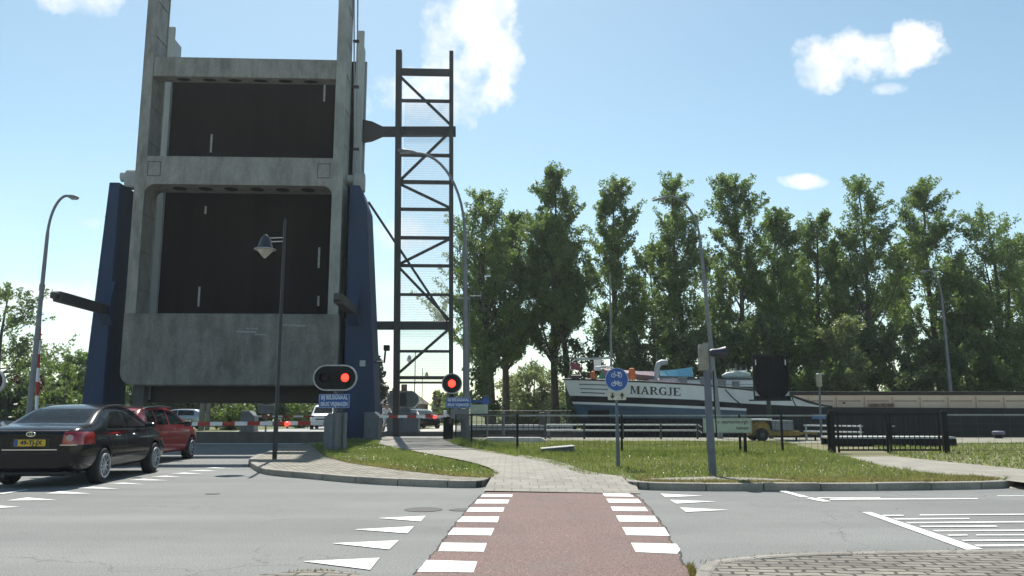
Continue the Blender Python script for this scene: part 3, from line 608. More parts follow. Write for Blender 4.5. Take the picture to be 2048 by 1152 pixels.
# balance frame: columns with flanges, web and stiffeners
def column(u0, u1, mat):
    mb = M(); zb, zt = 4.0, 23.4; uc = (u0 + u1) / 2
    mb.span((u0, -1.0, zb), (u1, -.90, zt)); mb.span((u0, .42, zb), (u1, .52, zt)); mb.span((u1 - .07, -.9, zb), (u1 - .03, .42, zt)); mb.span((u0 + .03, -.9, zb), (u0 + .07, .42, zt))
    z = zb + 1.1
    while z < zt: mb.span((u0 + .005, -.9, z), (u0 + .03, .42, z + .05)); mb.span((u1 - .03, -.9, z), (u1 + .012, .42, z + .05)); z += 1.75
    return obj('column', mb, mat, br, bevel=.02)
column(-5.2, -4.72, conc)
column(3.86, 4.34, riveted)
def crossbeam(z0, z1, d, holes, fillet):
    mb = M().span((-4.72, -.985, z0), (3.86, -.985 + d, z1))
    if fillet:
        for (uc, sg) in ((-4.72, 1), (3.86, -1)):
            po = [(uc, z0)] + [(uc + sg * .45 * (1 - math.cos(a)), z0 - .45 * (1 - math.sin(a))) for a in [R(90) - R(90) * i / 6 for i in range(7)]][::-1]
            po = [(uc, z0 + .01), (uc + sg * .45, z0 + .01)] + [(uc + sg * (.45 - .45 * math.sin(R(15 * i))), z0 - .45 + .45 * math.cos(R(15 * i))) for i in range(7)]
            mb.prism(po, 1, -.983, -.985 + d * .9)
    o = obj('cross_beam', mb, conc, br, bevel=.04)
    for i in range(holes):
        u = -4.0 + (i + .5) * 7.2 / holes
        h_ = M(); e = [(u + .33 * math.cos(R(30 * j)), -.985 + d * .5 + d * .22 * math.sin(R(30 * j))) for j in range(12)]; h_.prism(e, 2, z0 - .004, z0 + .02); obj('opening', h_, black, o)
    return o
crossbeam(17.02, 18.0, .75, 6, 0)
mbm = crossbeam(11.75, 13.1, 1.5, 6, 1)
crossbeam(22.4, 23.2, .7, 0, 0)
for u in (-4.35, 3.45):                         # panel frames on the middle beam
    ringprism(fr := M(), rrect(.62, .72, .02, 1), rrect(.54, .64, .02, 1), 1, -.995, -.98); fr.v = [(x + u, y, z + 12.48) for (x, y, z) in fr.v]; obj('hatch_frame', fr, pbr('hatch_rust', (.10, .09, .085), .8), mbm)
# ballast box
cw = [(-5.22, 5.73), (-5.22, 3.2)] + [(-5.22 + .6 - .6 * math.cos(R(15 * i)), 3.1 - .6 * math.sin(R(15 * i))) for i in range(7)] + [(4.4 - .6 + .6 * math.sin(R(15 * i)), 3.1 - .6 * math.cos(R(15 * i))) for i in range(7)] + [(4.4, 5.73)]
mb = M().prism(cw, 1, -1.03, .55); cwo = obj('counterweight', mb, conc2, br, bevel=.05)
for (px, py, w, h_) in ((-4.0, 3.95, .75, .62), (-1.75, 3.92, 1.25, .85), (.35, 3.92, 1.2, .85), (2.6, 3.95, .75, .62)):
    ringprism(fr := M(), rrect(w, h_, .06, 2), rrect(w - .08, h_ - .08, .05, 2), 1, -1.045, -1.02); fr.prism(rrect(w - .09, h_ - .09, .05, 2), 1, -1.034, -1.02)
    fr.v = [(x + px, y, z + py) for (x, y, z) in fr.v]; obj('hatch', fr, conc2, cwo)
for (u, z, w) in ((.5, 5.05, .55), (.25, 4.9, .9), (.9, 4.78, .5), (2.4, 5.2, 1.0)):
    gw = M().box((u, -1.032, z), (w, .006, rnd.uniform(.05, .10)), ry=R(rnd.uniform(-3, 4)))
    obj('scuff', gw, MATS['scuff_pale'] if 'scuff_pale' in MATS else pbr('scuff_pale', (.24, .26, .26), .8), cwo)
# axle and bearings on the tower tops
for (ua, ub) in ((-6.35, -5.2), (4.34, 5.2)):
    sd = 1 if ua > 0 else -1
    ax_ = M().tube([(ua if sd < 0 else 4.34, .25, 12.42), (-5.2 if sd < 0 else 4.95, .25, 12.42)], .24, 16); obj('axle', ax_, white_gird, br, smooth=True)
    uc = 4.93 if sd > 0 else -5.85
    bb = M().prism([(-.30, 11.85), (.30, 11.85), (.30, 12.35)] + [(.30 * math.cos(R(18 * i)), 12.42 + .36 * math.sin(R(18 * i))) for i in range(11)] + [(-.30, 12.35)], 0, uc - .26, uc + .26)
    bb.v = [(x, y + .25, z) for (x, y, z) in bb.v]; obj('bearing', bb, white_gird, br, bevel=.05)
# hanger rods
for k_ in (0, 1):
    hr = M().tube([(4.66 + .10 * k_, .35, 12.7), (4.33 + .20 * k_, .35, 23.3)], .035, 8); obj('hanger_rod', hr, galv, br)
for z in (14.0, 17.2, 19.6, 22.0): obj('rod_clamp', M().box((4.74 - .028 * (z - 12.7), .35, z), (.30, .12, .12)), steel_d, br)
# raised leaf: deck, edge girders, lane marks
dk = M().span((-4.95, 2.05, 2.0), (4.33, 2.35, 19.3)); lf = obj('deck', dk, deckm, br)
for (u0, u1) in ((-5.33, -4.95), (4.33, 4.72)):
    gm = M().prism([(u0 - (.34 if u0 < 0 else 0), 1.9), (u1, 1.9), (u1, 20.9), (u0, 20.9)], 1, 1.8, 1.95); gm.span((u0 + .1, 1.95, 1.9), (u1 - .1, 3.1, 20.4)); gm.span((u0, 3.1, 1.9), (u1, 3.2, 19.8)); obj('edge_girder', gm, white_gird, br, bevel=.02)
ub = M()
for z in np.arange(3.0, 19.3, 1.9): ub.span((-4.95, 2.35, z), (4.33, 3.1, z + .25))
obj('deck_beams', ub, steel_d, br)
obj('heel_girder', M().span((-5.3, 1.95, 1.75), (4.7, 3.6, 2.55)), steel_d, br, bevel=.03)
for (u, z0, z1) in ((-2.85, 14.3, 15.25), (2.73, 17.1, 18.3), (-3.0, 6.43, 7.42), (-2.93, 11.1, 11.5), (2.77, 8.4, 9.45), (2.82, 6.5, 7.0), (2.75, 12.3, 13.3)):
    obj('lane_mark', M().span((u - .05, 2.044, z0), (u + .05, 2.052, z1)), pbr('old_mark', (.36, .36, .36), .8, var=.3, scale=9) if 'old_mark' not in MATS else MATS['old_mark'], lf)
for u in (-5.25, 4.2): obj('support_post', M().span((u - .27, 1.2, -3), (u + .27, 1.75, 2.6)), grey_box, br, bevel=.03)

# ------------------------------------------------------------------ raised footbridge (truss leaf)
fb = thing('raised_footbridge', 'narrow dark steel truss footbridge standing upright beside the right blue tower', 'footbridge', (BX, BY, 0), BA)
v = 1.8
def lu(z): return 6.80 - .0145 * z
def ru(z): return 9.44 - .0105 * z
obj('truss_post', M().beam((lu(.15), v + .2, .15), (lu(19.9), v + .2, 19.9), .30, .42, (0, 1, 0)), steel_d, fb, bevel=.02)
obj('truss_post', M().beam((ru(.15), v + .2, .15), (ru(19.9), v + .2, 19.9), .21, .42, (0, 1, 0)), steel_d, fb, bevel=.02)
for (py_, w) in ((141, .36), (199, .14), (308, .15), (362, .18), (417, .15), (474, .16), (530, .15), (588, .13), (702, .13), (757, .16), (764, .10)):
    z = {141: 18.74, 199: 17.18, 308: 14.27, 362: 12.85, 417: 11.43, 474: 9.96, 530: 8.54, 588: 7.08, 702: 4.27, 757: 2.98, 764: 2.74}[py_]
    obj('rung', M().beam((lu(z) + .1, v + .16, z), (ru(z) - .08, v + .16, z), .16, w), steel_d, fb)
def brace(za, left_a, zb_):
    a = (lu(za) + .12, v + .05, za) if left_a else (ru(za) - .06, v + .05, za); b = (ru(zb_) - .06, v + .05, zb_) if left_a else (lu(zb_) + .12, v + .05, zb_)
    obj('brace', M().beam(a, b, .10, .13), steel_d, fb)
brace(18.4, 1, 15.9); brace(15.5, 0, 12.9); brace(12.7, 1, 11.5); brace(9.9, 0, 8.6); brace(8.4, 1, 5.8); brace(5.4, 0, 3.2)
cb = M().beam((4.75, v + .45, 15.58), (9.5, v + .45, 15.66), .3, .50); cb.prism([(4.72, 15.0), (5.2, 15.1), (5.75, 15.36), (5.75, 15.84), (5.2, 16.1), (4.72, 16.2)], 1, v + .28, v + .62); obj('link_beam', cb, steel_d, fb, bevel=.03)
obj('link_beam', M().beam((4.75, v + .45, 5.56), (9.35, v + .45, 5.58), .3, .42), steel_d, fb, bevel=.03)
obj('stay', M().beam((5.2, v - .15, 11.7), (9.2, v - .02, 5.75), .10, .12), steel_d, fb)
nt = M().quad([(lu(2.8) + .15, v + .28, 2.8), (ru(2.8) - .1, v + .28, 2.8), (ru(18.6) - .1, v + .28, 18.6), (lu(18.6) + .15, v + .28, 18.6)])
nt = M().span((6.85, v + .28, 2.8), (9.22, v + .30, 17.1)); obj('deck_grating', nt, netm, fb)

# ------------------------------------------------------------------ street lamps
def lamp(label, base, h, arm, r0, hw, lean=0.0, mat=pole_g, group='tall curved street lamps', headrot=0, head_len=.75, start=.74, yarm=0.0, rise=1.0):
    t = thing('street_lamp', label, 'street lamp', base, 0, group)
    pts, rad = [], []
    for i in range(9):
        z = h * start * i / 8; pts.append((math.tan(lean) * z, 0, z)); rad.append(r0 + (r0 * .45 - r0) * min(1, z / h) if z > 1.4 else r0)
    bx, bz = pts[-1][0], h * start
    for i in range(1, 13):
        a = R(90) * i / 12; pts.append((bx + arm * (1 - math.cos(a)) + math.tan(lean) * (h * (1 - start)) * math.sin(a) * .6, yarm * (1 - math.cos(a)), bz + (h - bz) * math.sin(a))); rad.append(r0 * .42)
    obj('pole', M().tube(pts, rad, 12), mat, t, smooth=True)
    obj('collar', M().tube([(math.tan(lean) * h * .62, 0, h * .62), (math.tan(lean) * h * .645, 0, h * .645)], r0 * .85, 12), mat, t)
    e = Vector(pts[-1]); sg = 1 if arm > 0 else -1
    hd = M()
    prof = [(0, .02), (.12, .06), (.35, .10), (.65, .11), (.9, .08), (1, .02)]
    hd.tube([(e.x + sg * head_len * (p - .08), e.y, e.z - headrot * head_len * p) for p, q_ in prof], [q_ * hw for p, q_ in prof], 10)
    hdo = obj('lamp_head', hd, pole_g, t, smooth=True)
    ln = M().box((e.x + sg * head_len * .55, e.y, e.z - headrot * head_len * .55 - .085 * hw), (head_len * .5, .16 * hw, .05)); obj('lens', ln, galv, hdo, bevel=.02)
    return t
lamp('tall grey street lamp with a small curved arm beside the dark car', (-14.92, 25, .05), 8.15, .52, .10, .7, lean=R(.6), head_len=.42, headrot=.2, start=.84)
lamp('tall grey street lamp curving left in front of the truss footbridge', (-2.1, 37.3, .12), 13.6, -2.35, .155, 1.1, lean=R(-.9), head_len=1.0, headrot=-.15, start=.70)
lamp('leaning grey street lamp behind the white bow of the barge', (9.55, 37.3, .12), 11.45, -1.35, .125, .6, lean=R(-3.6), head_len=.9, headrot=.25, start=.80)
lamp('pale grey street lamp standing across the canal behind the barge', (27.5, 50.5, .1), 10.2, -.7, .12, .55, lean=R(-.6), head_len=.6, headrot=.2, start=.82)
def cone_lamp(label, base, sc, arm, mat, group=None):
    t = thing('lantern_lamp', label, 'street lamp', base, 0, group)
    obj('pole', M().lathe([(.060 * sc, 0), (.060 * sc, 1.0 * sc), (.048 * sc, 1.05 * sc), (.038 * sc, 6.2 * sc), (.044 * sc, 6.25 * sc), (.02 * sc, 6.35 * sc)], n=14), mat, t, smooth=True)
    for z in (5.72, 5.82): obj('arm', M().tube([(0, 0, z * sc), (arm * sc, 0, z * sc - .02 * sc)], .012 * sc, 6), galv if sc == 1 else mat, t)
    hd = M().lathe([(.03 * sc, .55 * sc), (.12 * sc, .45 * sc), (.19 * sc, .22 * sc), (.205 * sc, .16 * sc)], (arm * sc, 0, 5.36 * sc), n=20); hdo = obj('lamp_shade', hd, pbr('shade_dark', (.028, .028, .042), .4), t, smooth=True)
    obj('rim', M().lathe([(.12 * sc, .185 * sc), (.29 * sc, .145 * sc), (.29 * sc, .125 * sc), (.12 * sc, .12 * sc)], (arm * sc, 0, 5.36 * sc), n=24), galv, t, smooth=True)
    obj('lamp_bowl', M().lathe([(.22 * sc, .12 * sc), (.10 * sc, -.02 * sc), (.02 * sc, -.10 * sc)], (arm * sc, 0, 5.36 * sc), n=20), pbr('bowl_glass', (.42, .42, .38), .25), t, smooth=True)
    return t
b_ = G(549, 918, .12)
cone_lamp('black lamp post with a cone lantern standing on the cobbled island', (b_[0], b_[1], .11), 1.0, -.50, pbr('post_black', (.014, .016, .022), .4))
cone_lamp('small far lamp post with the cone lantern on its left arm', (P(829, 800, 68).x, 68, .1), 1.02, -.5, steel_d, 'far lantern lamps by the house')
cone_lamp('smaller far lamp post with the cone lantern on its right arm', (P(844, 800, 92).x, 92, .1), .98, .5, steel_d, 'far lantern lamps by the house')

# ------------------------------------------------------------------ bridge signals, barriers
def text_plate(parent, x, z, y, w, h_, lines, size):
    pl_ = obj('text_plate', M().prism(rrect(w, h_, .03, 2), 1, y, y + .03), sign_b, parent); pl_.location = (x, 0, z)
    fr = ringprism(M(), rrect(w - .02, h_ - .02, .03, 2), rrect(w - .055, h_ - .055, .02, 2), 1, y - .004, y + .01); obj('border', fr, pbr('sign_line', (.30, .36, .50), .5) if 'sign_line' not in MATS else MATS['sign_line'], pl_)
    for i, ln in enumerate(lines):
        t = text('lettering', ln, size, (0, y - .004, h_ * (.24 - .47 * i)), MATS['sign_line2'] if 'sign_line2' in MATS else pbr('sign_line2', (.55, .62, .74), .5), pl_, bold=.006, sx=.9)
        ww = t.dimensions.x if t.dimensions.x else 1
        t.scale.x = (w - .14) / max(.01, max(v_.co.x for v_ in t.data.vertices) - min(v_.co.x for v_ in t.data.vertices))
def oval_signal(label, loc, w, h_, lamps, lit, post_h=1.9, txt=True):
    t = thing('bridge_signal', label, 'signal light', loc)
    zc = 2.29
    obj('post', M().tube([(0, .12, 0), (0, .12, zc)], .055, 12), pole_b, t, smooth=True)
    shp = stadium(w, h_)
    bd = M().prism([(x, z + zc) for x, z in stadium(w - .06, h_ - .06)], 1, 0, .05); obj('backboard', bd, black, t)
    rg = ringprism(M(), stadium(w, h_), stadium(w - .085, h_ - .085), 1, -.02, .06); rg.v = [(x, y, z + zc) for (x, y, z) in rg.v]; obj('rim', rg, pbr('rim_grey', (.42, .42, .45), .5) if 'rim_grey' not in MATS else MATS['rim_grey'], t)
    for i, x in enumerate(lamps):
        obj('lamp', M().lathe([(.13, 0), (.12, -.03), (.06, -.05)], (x, -.003, zc + .0), 'Y', 20), redlamp if lit[i] else reddim, t, smooth=True)
        hood = M()
        ringprism(hood, [(.155 * math.cos(R(a)), .155 * math.sin(R(a))) for a in range(0, 360, 15)], [(.14 * math.cos(R(a)), .14 * math.sin(R(a))) for a in range(0, 360, 15)], 1, -.10, 0); hood.v = [(xx + x, yy, zz + zc) for (xx, yy, zz) in hood.v]; obj('lamp_hood', hood, black, t)
    if txt: text_plate(t, .0, zc - .73, -.01, .98, .44, ['BIJ BELSIGNAAL', 'BRUG VRIJMAKEN'], .18)
    return t
oval_signal('oval black bridge signal with one of two red lamps lit', (-5.61, 25.5, .1), 1.40, .82, (-.34, .32), (0, 1))
rsg = thing('bridge_signal', 'round black bridge signal with a lit red lamp beside the cycle path', 'signal light', (-2.69, 36, .12))
def round_signal(t, zc, rad, plate=True):
    obj('post', M().tube([(0, .14, 0), (0, .14, zc)], .06, 12), black, t, smooth=True)
    ci = lambda r: [(r * math.cos(R(a)), r * math.sin(R(a))) for a in range(0, 360, 12)]
    obj('backboard', M().prism([(x, z + zc) for x, z in ci(rad - .02)], 1, 0, .05), black, t)
    rg = ringprism(M(), ci(rad), ci(rad - .045), 1, -.02, .06); rg.v = [(x, y, z + zc) for (x, y, z) in rg.v]; obj('rim', rg, MATS['rim_grey'], t)
    obj('lamp', M().lathe([(.17, 0), (.155, -.03), (.08, -.06)], (0, -.003, zc), 'Y', 20), redlamp, t, smooth=True)
round_signal(rsg, 2.46, .46); text_plate(rsg, .30, 1.62, -.01, 1.10, .46, ['BIJ BELSIGNAAL', 'BRUG VRIJMAKEN'], .18)
obj('cabinet', M().span((-.05, .0, .9), (.75, .25, 1.36)), grey_box, rsg, bevel=.02)
ls = thing('bridge_signal', 'round signal with grey rim cut off by the left picture edge', 'signal light', (P(-16, 765, 21).x, 21, .05))
round_signal(ls, 2.05, .33)

def housing(label, loc, w, d, h_, slope=.25, mat=grey_box, rz=0, group='barrier machine housings'):
    t = thing('barrier_housing', label, 'barrier housing', loc, rz, group)
    mb = M().prism([(-w / 2, 0), (w / 2, 0), (w / 2, h_ - (slope if slope < 0 else 0) * 0), (-w / 2 + abs(slope) if slope > 0 else w / 2, h_), (-w / 2, h_ - abs(slope) if slope > 0 else h_)], 1, -d / 2, d / 2) if slope > 0 else M().prism([(-w / 2, 0), (w / 2, 0), (w / 2, h_ - abs(slope)), (w / 2 - abs(slope), h_), (-w / 2, h_)], 1, -d / 2, d / 2)
    obj('cabinet', mb, mat, t, bevel=.02)
    obj('door', M().span((-w * .38, -d / 2 - .012, .12), (w * .38, -d / 2 + .002, h_ - abs(slope) - .08)), mat, t, bevel=.008)
    obj('base', M().span((-w / 2 - .05, -d / 2 - .05, -.05), (w / 2 + .05, d / 2 + .05, .06)), concd, t)
    return t
hA = housing('grey barrier housing under the oval red signal', (-5.72, 25.9, .1), .42, .6, 1.18, .14)
obj('side_post', M().tube([(.38, 0, 0), (.38, 0, 1.2)], .075, 12), grey_box, hA, smooth=True)
housing('grey barrier housing at the foot of the right blue tower', (P(746, 850, 35.2).x, 35.2, .1), .62, .9, 1.22, -.18, pbr('housing_dark', (.095, .105, .12), .6, var=.2))
def boom(label, a, b, w, n, first=0, lampat=None, group='red and white barrier booms'):
    t = thing('barrier_boom', label, 'barrier boom', a, 0, group); a, b = Vector(a), Vector(b); d = (b - a)
    for i in range(n):
        p, q_ = d * (i / n), d * ((i + 1) / n)
        obj('red_band' if (i + first) % 2 == 0 else 'white_band', M().beam(p, q_, w * .6, w), red_p if (i + first) % 2 == 0 else white_p, t)
    if lampat is not None:
        p = d * lampat; obj('warning_lamp', M().lathe([(.06, -.05), (.075, -.02), (.075, .02), (.05, .05)], (p.x, p.y - .06, p.z - .02), 'Y', 14), redlamp, t, smooth=True)
        obj('lamp_foot', M().box((p.x, p.y, p.z - .12), (.05, .05, .1)), black, t)
    return t
boom('thick red and white barrier boom lowered across the near road', P(648, 846, 25.9), P(372, 848, 26.6), .125, 11, 1, .26)
cyc0 = P(758, 833, 35.0); boom('red and white barrier boom lowered across the near cycle path', cyc0, P(886, 833, 36.2), .11, 7, 1, .87)
boom('red and white barrier boom standing raised beside the left street lamp', (P(72.5, 840, 26).x, 26, .95), P(80, 627, 26) , .10, 8, 0)
hL = housing('grey barrier housing with white stripes behind the dark car', (P(10, 850, 24).x, 24, 0), .75, .6, 1.05, -.12)
for i in (0, 1): obj('stripe', M().box((-.05 + i * .22, -.31, .92), (.10, .012, .26), ry=R(-40)), white_p, hL)
# cycle path barrier machine beside the round signal
mc = thing('barrier_machine', 'black barrier machine holding the cycle path boom by the round signal', 'barrier housing', (-2.86, 36.3, .12), 0, 'barrier machine housings')
obj('cabinet', M().span((-.20, -.2, 0), (.22, .25, 1.02)), black, mc, bevel=.03); obj('clamp', M().box((-.12, -.26, 1.12), (.14, .12, .30)), white_p, mc, bevel=.02); obj('crank', M().box((.12, -.2, .8), (.16, .1, .22)), steel_d, mc, bevel=.02)
# far side
def sig_back(label, loc, w, h_, zc, pw, ph):
    t = thing('signal_back', label, 'signal light', loc, 0, 'far signals seen from behind')
    obj('backboard', M().prism([(x, z + zc) for x, z in stadium(w, h_)], 1, 0, .08), pbr('back_grey', (.19, .20, .185), .6) if 'back_grey' not in MATS else MATS['back_grey'], t)
    rg = ringprism(M(), stadium(w + .04, h_ + .04), stadium(w - .06, h_ - .06), 1, -.03, .10); rg.v = [(x, y, z + zc) for (x, y, z) in rg.v]; obj('rim', rg, galv, t)
    for x in (-w * .22, w * .22): obj('lamp_back', M().lathe([(.15, -.12), (.17, 0)], (x, 0, zc), 'Y', 16), grey_box, t)
    obj('bracket', M().box((0, -.04, zc), (w * .2, .06, h_ * .8)), steel_d, t)
    obj('text_plate_back', M().box((0, 0, zc - h_ / 2 - ph / 2 - .06), (pw, .05, ph)), grey_box, t, bevel=.02)
    obj('post', M().tube([(0, .12, 0), (0, .12, zc)], .06, 10), pole_g, t)
sig_back('grey oval back of the far signal in front of the brick house', (P(806, 798, 49.8).x, 49.8, .12), 1.92, .98, P(806, 799, 49.8).z - .12, .98, .42)
sig_back('grey oval back of the far signal under the bridge behind the black lamp post', (P(533, 798, 49.8).x, 49.8, .12), 1.3, .85, P(533, 797, 49.8).z - .12, .95, .42)
housing('wide grey far barrier housing below the oval signal back beside the path', (P(807, 865, 49.9).x, 49.9, .12), 1.9, .8, 1.18, -.2)
housing('slope topped grey far barrier housing on the far bank under the bridge', (P(498, 862, 49.9).x, 49.9, .12), .85, .8, 1.28, -.35)
boom('thin red and white far barrier boom seen under the raised bridge', P(503, 832.5, 49.6), P(690, 833, 49.9), .10, 9, 1)
boom('thin red and white far barrier boom beyond the cycle path gap', P(838, 829.5, 49.9), P(899, 830, 49.9), .10, 5, 1)
pr1 = thing('priority_sign', 'yellow diamond priority sign beside the brick house', 'road sign', (P(829, 803, 56).x, 56, .1))
zc = P(829, 803, 56).z - .1
obj('panel', M().prism([(0, zc - .46), (.46, zc), (0, zc + .46), (-.46, zc)], 1, 0, .03), sign_w, pr1); obj('yellow_face', M().prism([(0, zc - .31), (.31, zc), (0, zc + .31), (-.31, zc)], 1, -.006, .01), pbr('sign_yellow', (.55, .40, .06), .5), pr1); obj('post', M().tube([(0, .06, 0), (0, .06, zc)], .04, 8), galv, pr1)

# ------------------------------------------------------------------ signs, posts and fences on the verge
bs = G(1237, 936, .12); bl = thing('cycle_path_sign', 'round blue moped and bicycle sign with a two arrow plate on a grey post', 'road sign', (bs[0], bs[1], .1))
zs = P(1235.5, 759, bs[1]).z - .1
obj('post', M().tube([(0, .05, 0), (0, .05, .95), (-.004, .05, .96), (-.008, .05, zs + .15)], [.042, .042, .030, .030], 12), pole_b, bl, smooth=True)
obj('disc', M().lathe([(.255, 0), (.255, .018)], (0, 0, zs), 'Y', 40), sign_b, bl); ci = lambda r: [(r * math.cos(R(a)), r * math.sin(R(a))) for a in range(0, 360, 9)]
rg = ringprism(M(), ci(.255), ci(.240), 1, -.004, .0); rg.v = [(x, y, z + zs) for (x, y, z) in rg.v]; obj('rim', rg, pbr('rim_pale', (.35, .45, .65), .5), bl)
symw = pbr('symbol_white', (.62, .68, .78), .5)
def bike_symbol(mb, cx, cz, s, moped):
    th = .16 * s
    for x in (-.62, .62):
        o_ = [(cx + s * (x + .42 * math.cos(R(a))), cz + s * (-.12 + .42 * math.sin(R(a)))) for a in range(0, 360, 18)]; i_ = [(cx + s * (x + .29 * math.cos(R(a))), cz + s * (-.12 + .29 * math.sin(R(a)))) for a in range(0, 360, 18)]
        ringprism(mb, o_, i_, 1, -.008, -.001)
    seg = [((-.62, -.12), (-.35, .42)), ((-.35, .42), (-.5, .55)), ((-.42, .28), (.25, .28)), ((-.42, .28), (0, -.15)), ((0, -.15), (.25, .32)), ((0, -.15), (.62, -.12)), ((.25, .32), (.62, -.12)), ((.12, .4), (.36, .4))]
    if moped: seg = [((-.62, -.12), (-.3, .5)), ((-.3, .5), (-.5, .58)), ((-.42, .2), (-.1, -.1)), ((-.1, -.1), (.3, -.1)), ((.3, -.1), (.3, .38)), ((.1, .44), (.85, .44)), ((.25, .32), (.75, .32)), ((.3, -.1), (.62, -.12))]
    for a, b in seg: mb.beam((cx + s * a[0], -.005, cz + s * a[1]), (cx + s * b[0], -.005, cz + s * b[1]), .006, th, (0, 0, 1) if abs(a[0] - b[0]) > .05 else (1, 0, 0))
sm = M(); bike_symbol(sm, 0, zs + .105, .115, True); obj('moped_symbol', sm, symw, bl); sm = M(); bike_symbol(sm, 0, zs - .085, .115, False); obj('bicycle_symbol', sm, symw, bl)
zp = P(1236, 791.5, bs[1]).z - .1
ap = obj('arrow_plate', M().prism(rrect(.40, .185, .025, 3), 1, .0, .015), pbr('plate_cream', (.50, .50, .43), .5), bl, loc=(0, 0, zp))
for x, sg in ((-.10, -1), (.11, 1)):
    am = M().prism([(x - .016, -.06 * sg), (x + .016, -.06 * sg), (x + .016, 0.0), (x - .016, 0.0)], 1, -.005, 0); am.prism([(x - .05, .008 * sg), (x - .016, -.01 * sg), (x + .016, -.01 * sg), (x + .05, .008 * sg), (x, .07 * sg)], 1, -.006, 0); obj('arrow', am, ink, ap)

gs = G(1426, 952, .12); gp = thing('speaker_post', 'thick grey post carrying a beige box and a dark horn speaker', 'speaker post', (gs[0], gs[1], .1))
ht = P(1424, 690, gs[1]).z - .1
obj('post', M().tube([(0, 0, 0), (-.03, 0, 1.2), (-.04, 0, ht * .82)], [.075, .072, .066], 14), pole_b, gp, smooth=True); obj('upper_pole', M().tube([(-.04, 0, ht * .80), (-.045, 0, ht + .04)], .048, 12), pbr('beige_grey', (.25, .24, .20), .6), gp, smooth=True)
obj('beige_box', M().lathe([(.07, 0), (.09, .03), (.09, .46), (.075, .50)], (-.115, -.03, ht - .49), n=16), MATS['beige_grey'], gp, smooth=True)
obj('horn_speaker', M().lathe([(.05, 0), (.075, .04), (.08, .14), (.10, .22), (.125, .30), (.11, .29), (.05, .15)], (.02, 0, ht - .15), 'X', 18), pbr('horn_blue', (.03, .03, .055), .5), gp, smooth=True)
obj('cable', M().tube([(.10, .0, .75), (.09, .02, 1.3), (.08, 0, ht - .5)], .012, 6), black, gp)
sp = thing('direction_board', 'pale green waterway name board on black posts behind the speaker post', 'name board', (P(1455, 851, 23.2).x, 23.2, .1))
zb = P(1455, 851, 23.2).z - .1
bdo = obj('board', M().prism(rrect(1.38, .42, .02, 2), 1, 0, .03), sign_gr, sp, loc=(0, 0, zb))
ringprism(fr := M(), rrect(1.36, .40, .02, 2), rrect(1.33, .37, .02, 2), 1, -.004, 0); obj('border', fr, pbr('board_line', (.22, .26, .22), .5), bdo)
text('lettering', 'v. starkenborgh', .135, (.60, -.004, .10), pbr('board_ink', (.07, .08, .09), .5), bdo, align='RIGHT', bold=.002, sx=1.05); text('lettering', 'kanaal', .135, (.60, -.004, -.07), MATS['board_ink'], bdo, align='RIGHT', bold=.002, sx=1.05)
for x in (-.55, .50): obj('leg', M().span((x - .04, .035, 0), (x + .04, .09, zb + .2)), black, sp)
lp = thing('lock_lamp_post', 'thin grey post with a beige lamp box and a small blue plate', 'lamp post', (P(1642, 870, 35.5).x, 35.5, .12))
x1 = P(1638, 760, 35.5); obj('post', M().tube([(0, 0, 0), (x1.x - lp.location.x, 0, x1.z - .12 - .3)], .045, 10), pole_b, lp, smooth=True)
obj('lamp_box', M().lathe([(.09, 0), (.125, .05), (.125, .55), (.08, .60)], (x1.x - lp.location.x, 0, x1.z - .42), n=14), pbr('lampbox', (.27, .265, .22), .6), lp, smooth=True); obj('sensor', M().box((.12, 0, x1.z + .13), (.3, .06, .05)), pole_g, lp)
obj('blue_plate', M().box((-.06, -.07, P(1638, 833, 35.5).z - .12), (.62, .03, .20)), pbr('plate_blue', (.06, .13, .30), .5), lp)
# ship signal seen from behind: black slatted board
sc = thing('ship_signal_board', 'black slatted ship signal board seen from behind on a dark post', 'signal board', (P(1543, 850, 37).x, 37, .12))
c0, c1 = P(1507, 712, 37), P(1578, 797, 37); lx = sc.location.x
sbm = M()
for i in range(17):
    x = c0.x - lx + (c1.x - c0.x) * (i + .5) / 17; sbm.box((x, 0, (c0.z + c1.z) / 2 - .12), (.075, .05, c0.z - c1.z), rz=R(25))
sbo = obj('board', sbm, black, sc); obj('frame', ringprism(M(), [(c0.x - lx - .06, c1.z - .18), (c1.x - lx + .06, c1.z - .18), (c1.x - lx + .06, c0.z - .06), (c0.x - lx - .06, c0.z - .06)], [(c0.x - lx + .02, c1.z - .1), (c1.x - lx - .02, c1.z - .1), (c1.x - lx - .02, c0.z - .14), (c0.x - lx + .02, c0.z - .14)], 1, -.07, .07), black, sc)
obj('back_sheet', M().span((c0.x - lx, .03, c1.z - .12), (c1.x - lx, .05, c0.z - .12)), black, sc)
obj('post', M().tube([(0, .12, 0), (-.05, .12, c1.z)], .10, 10), pbr('post_green', (.015, .028, .02), .5), sc, smooth=True)
for x in (c0.x - lx + .05, c1.x - lx - .12):
    obj('hook', M().box((x, -.1, c0.z - .42), (.05, .04, .25)), concl, sc); obj('corner_plate', M().prism([(x - .08, c1.z), (x + .12, c1.z), (x + (.12 if x > 0 else -.08), c1.z + .24)], 1, -.10, -.08), galv, sc)
obj('foot_bar', M().box((0, 0, c1.z - .2), (1.9, .2, .06)), black, sc)

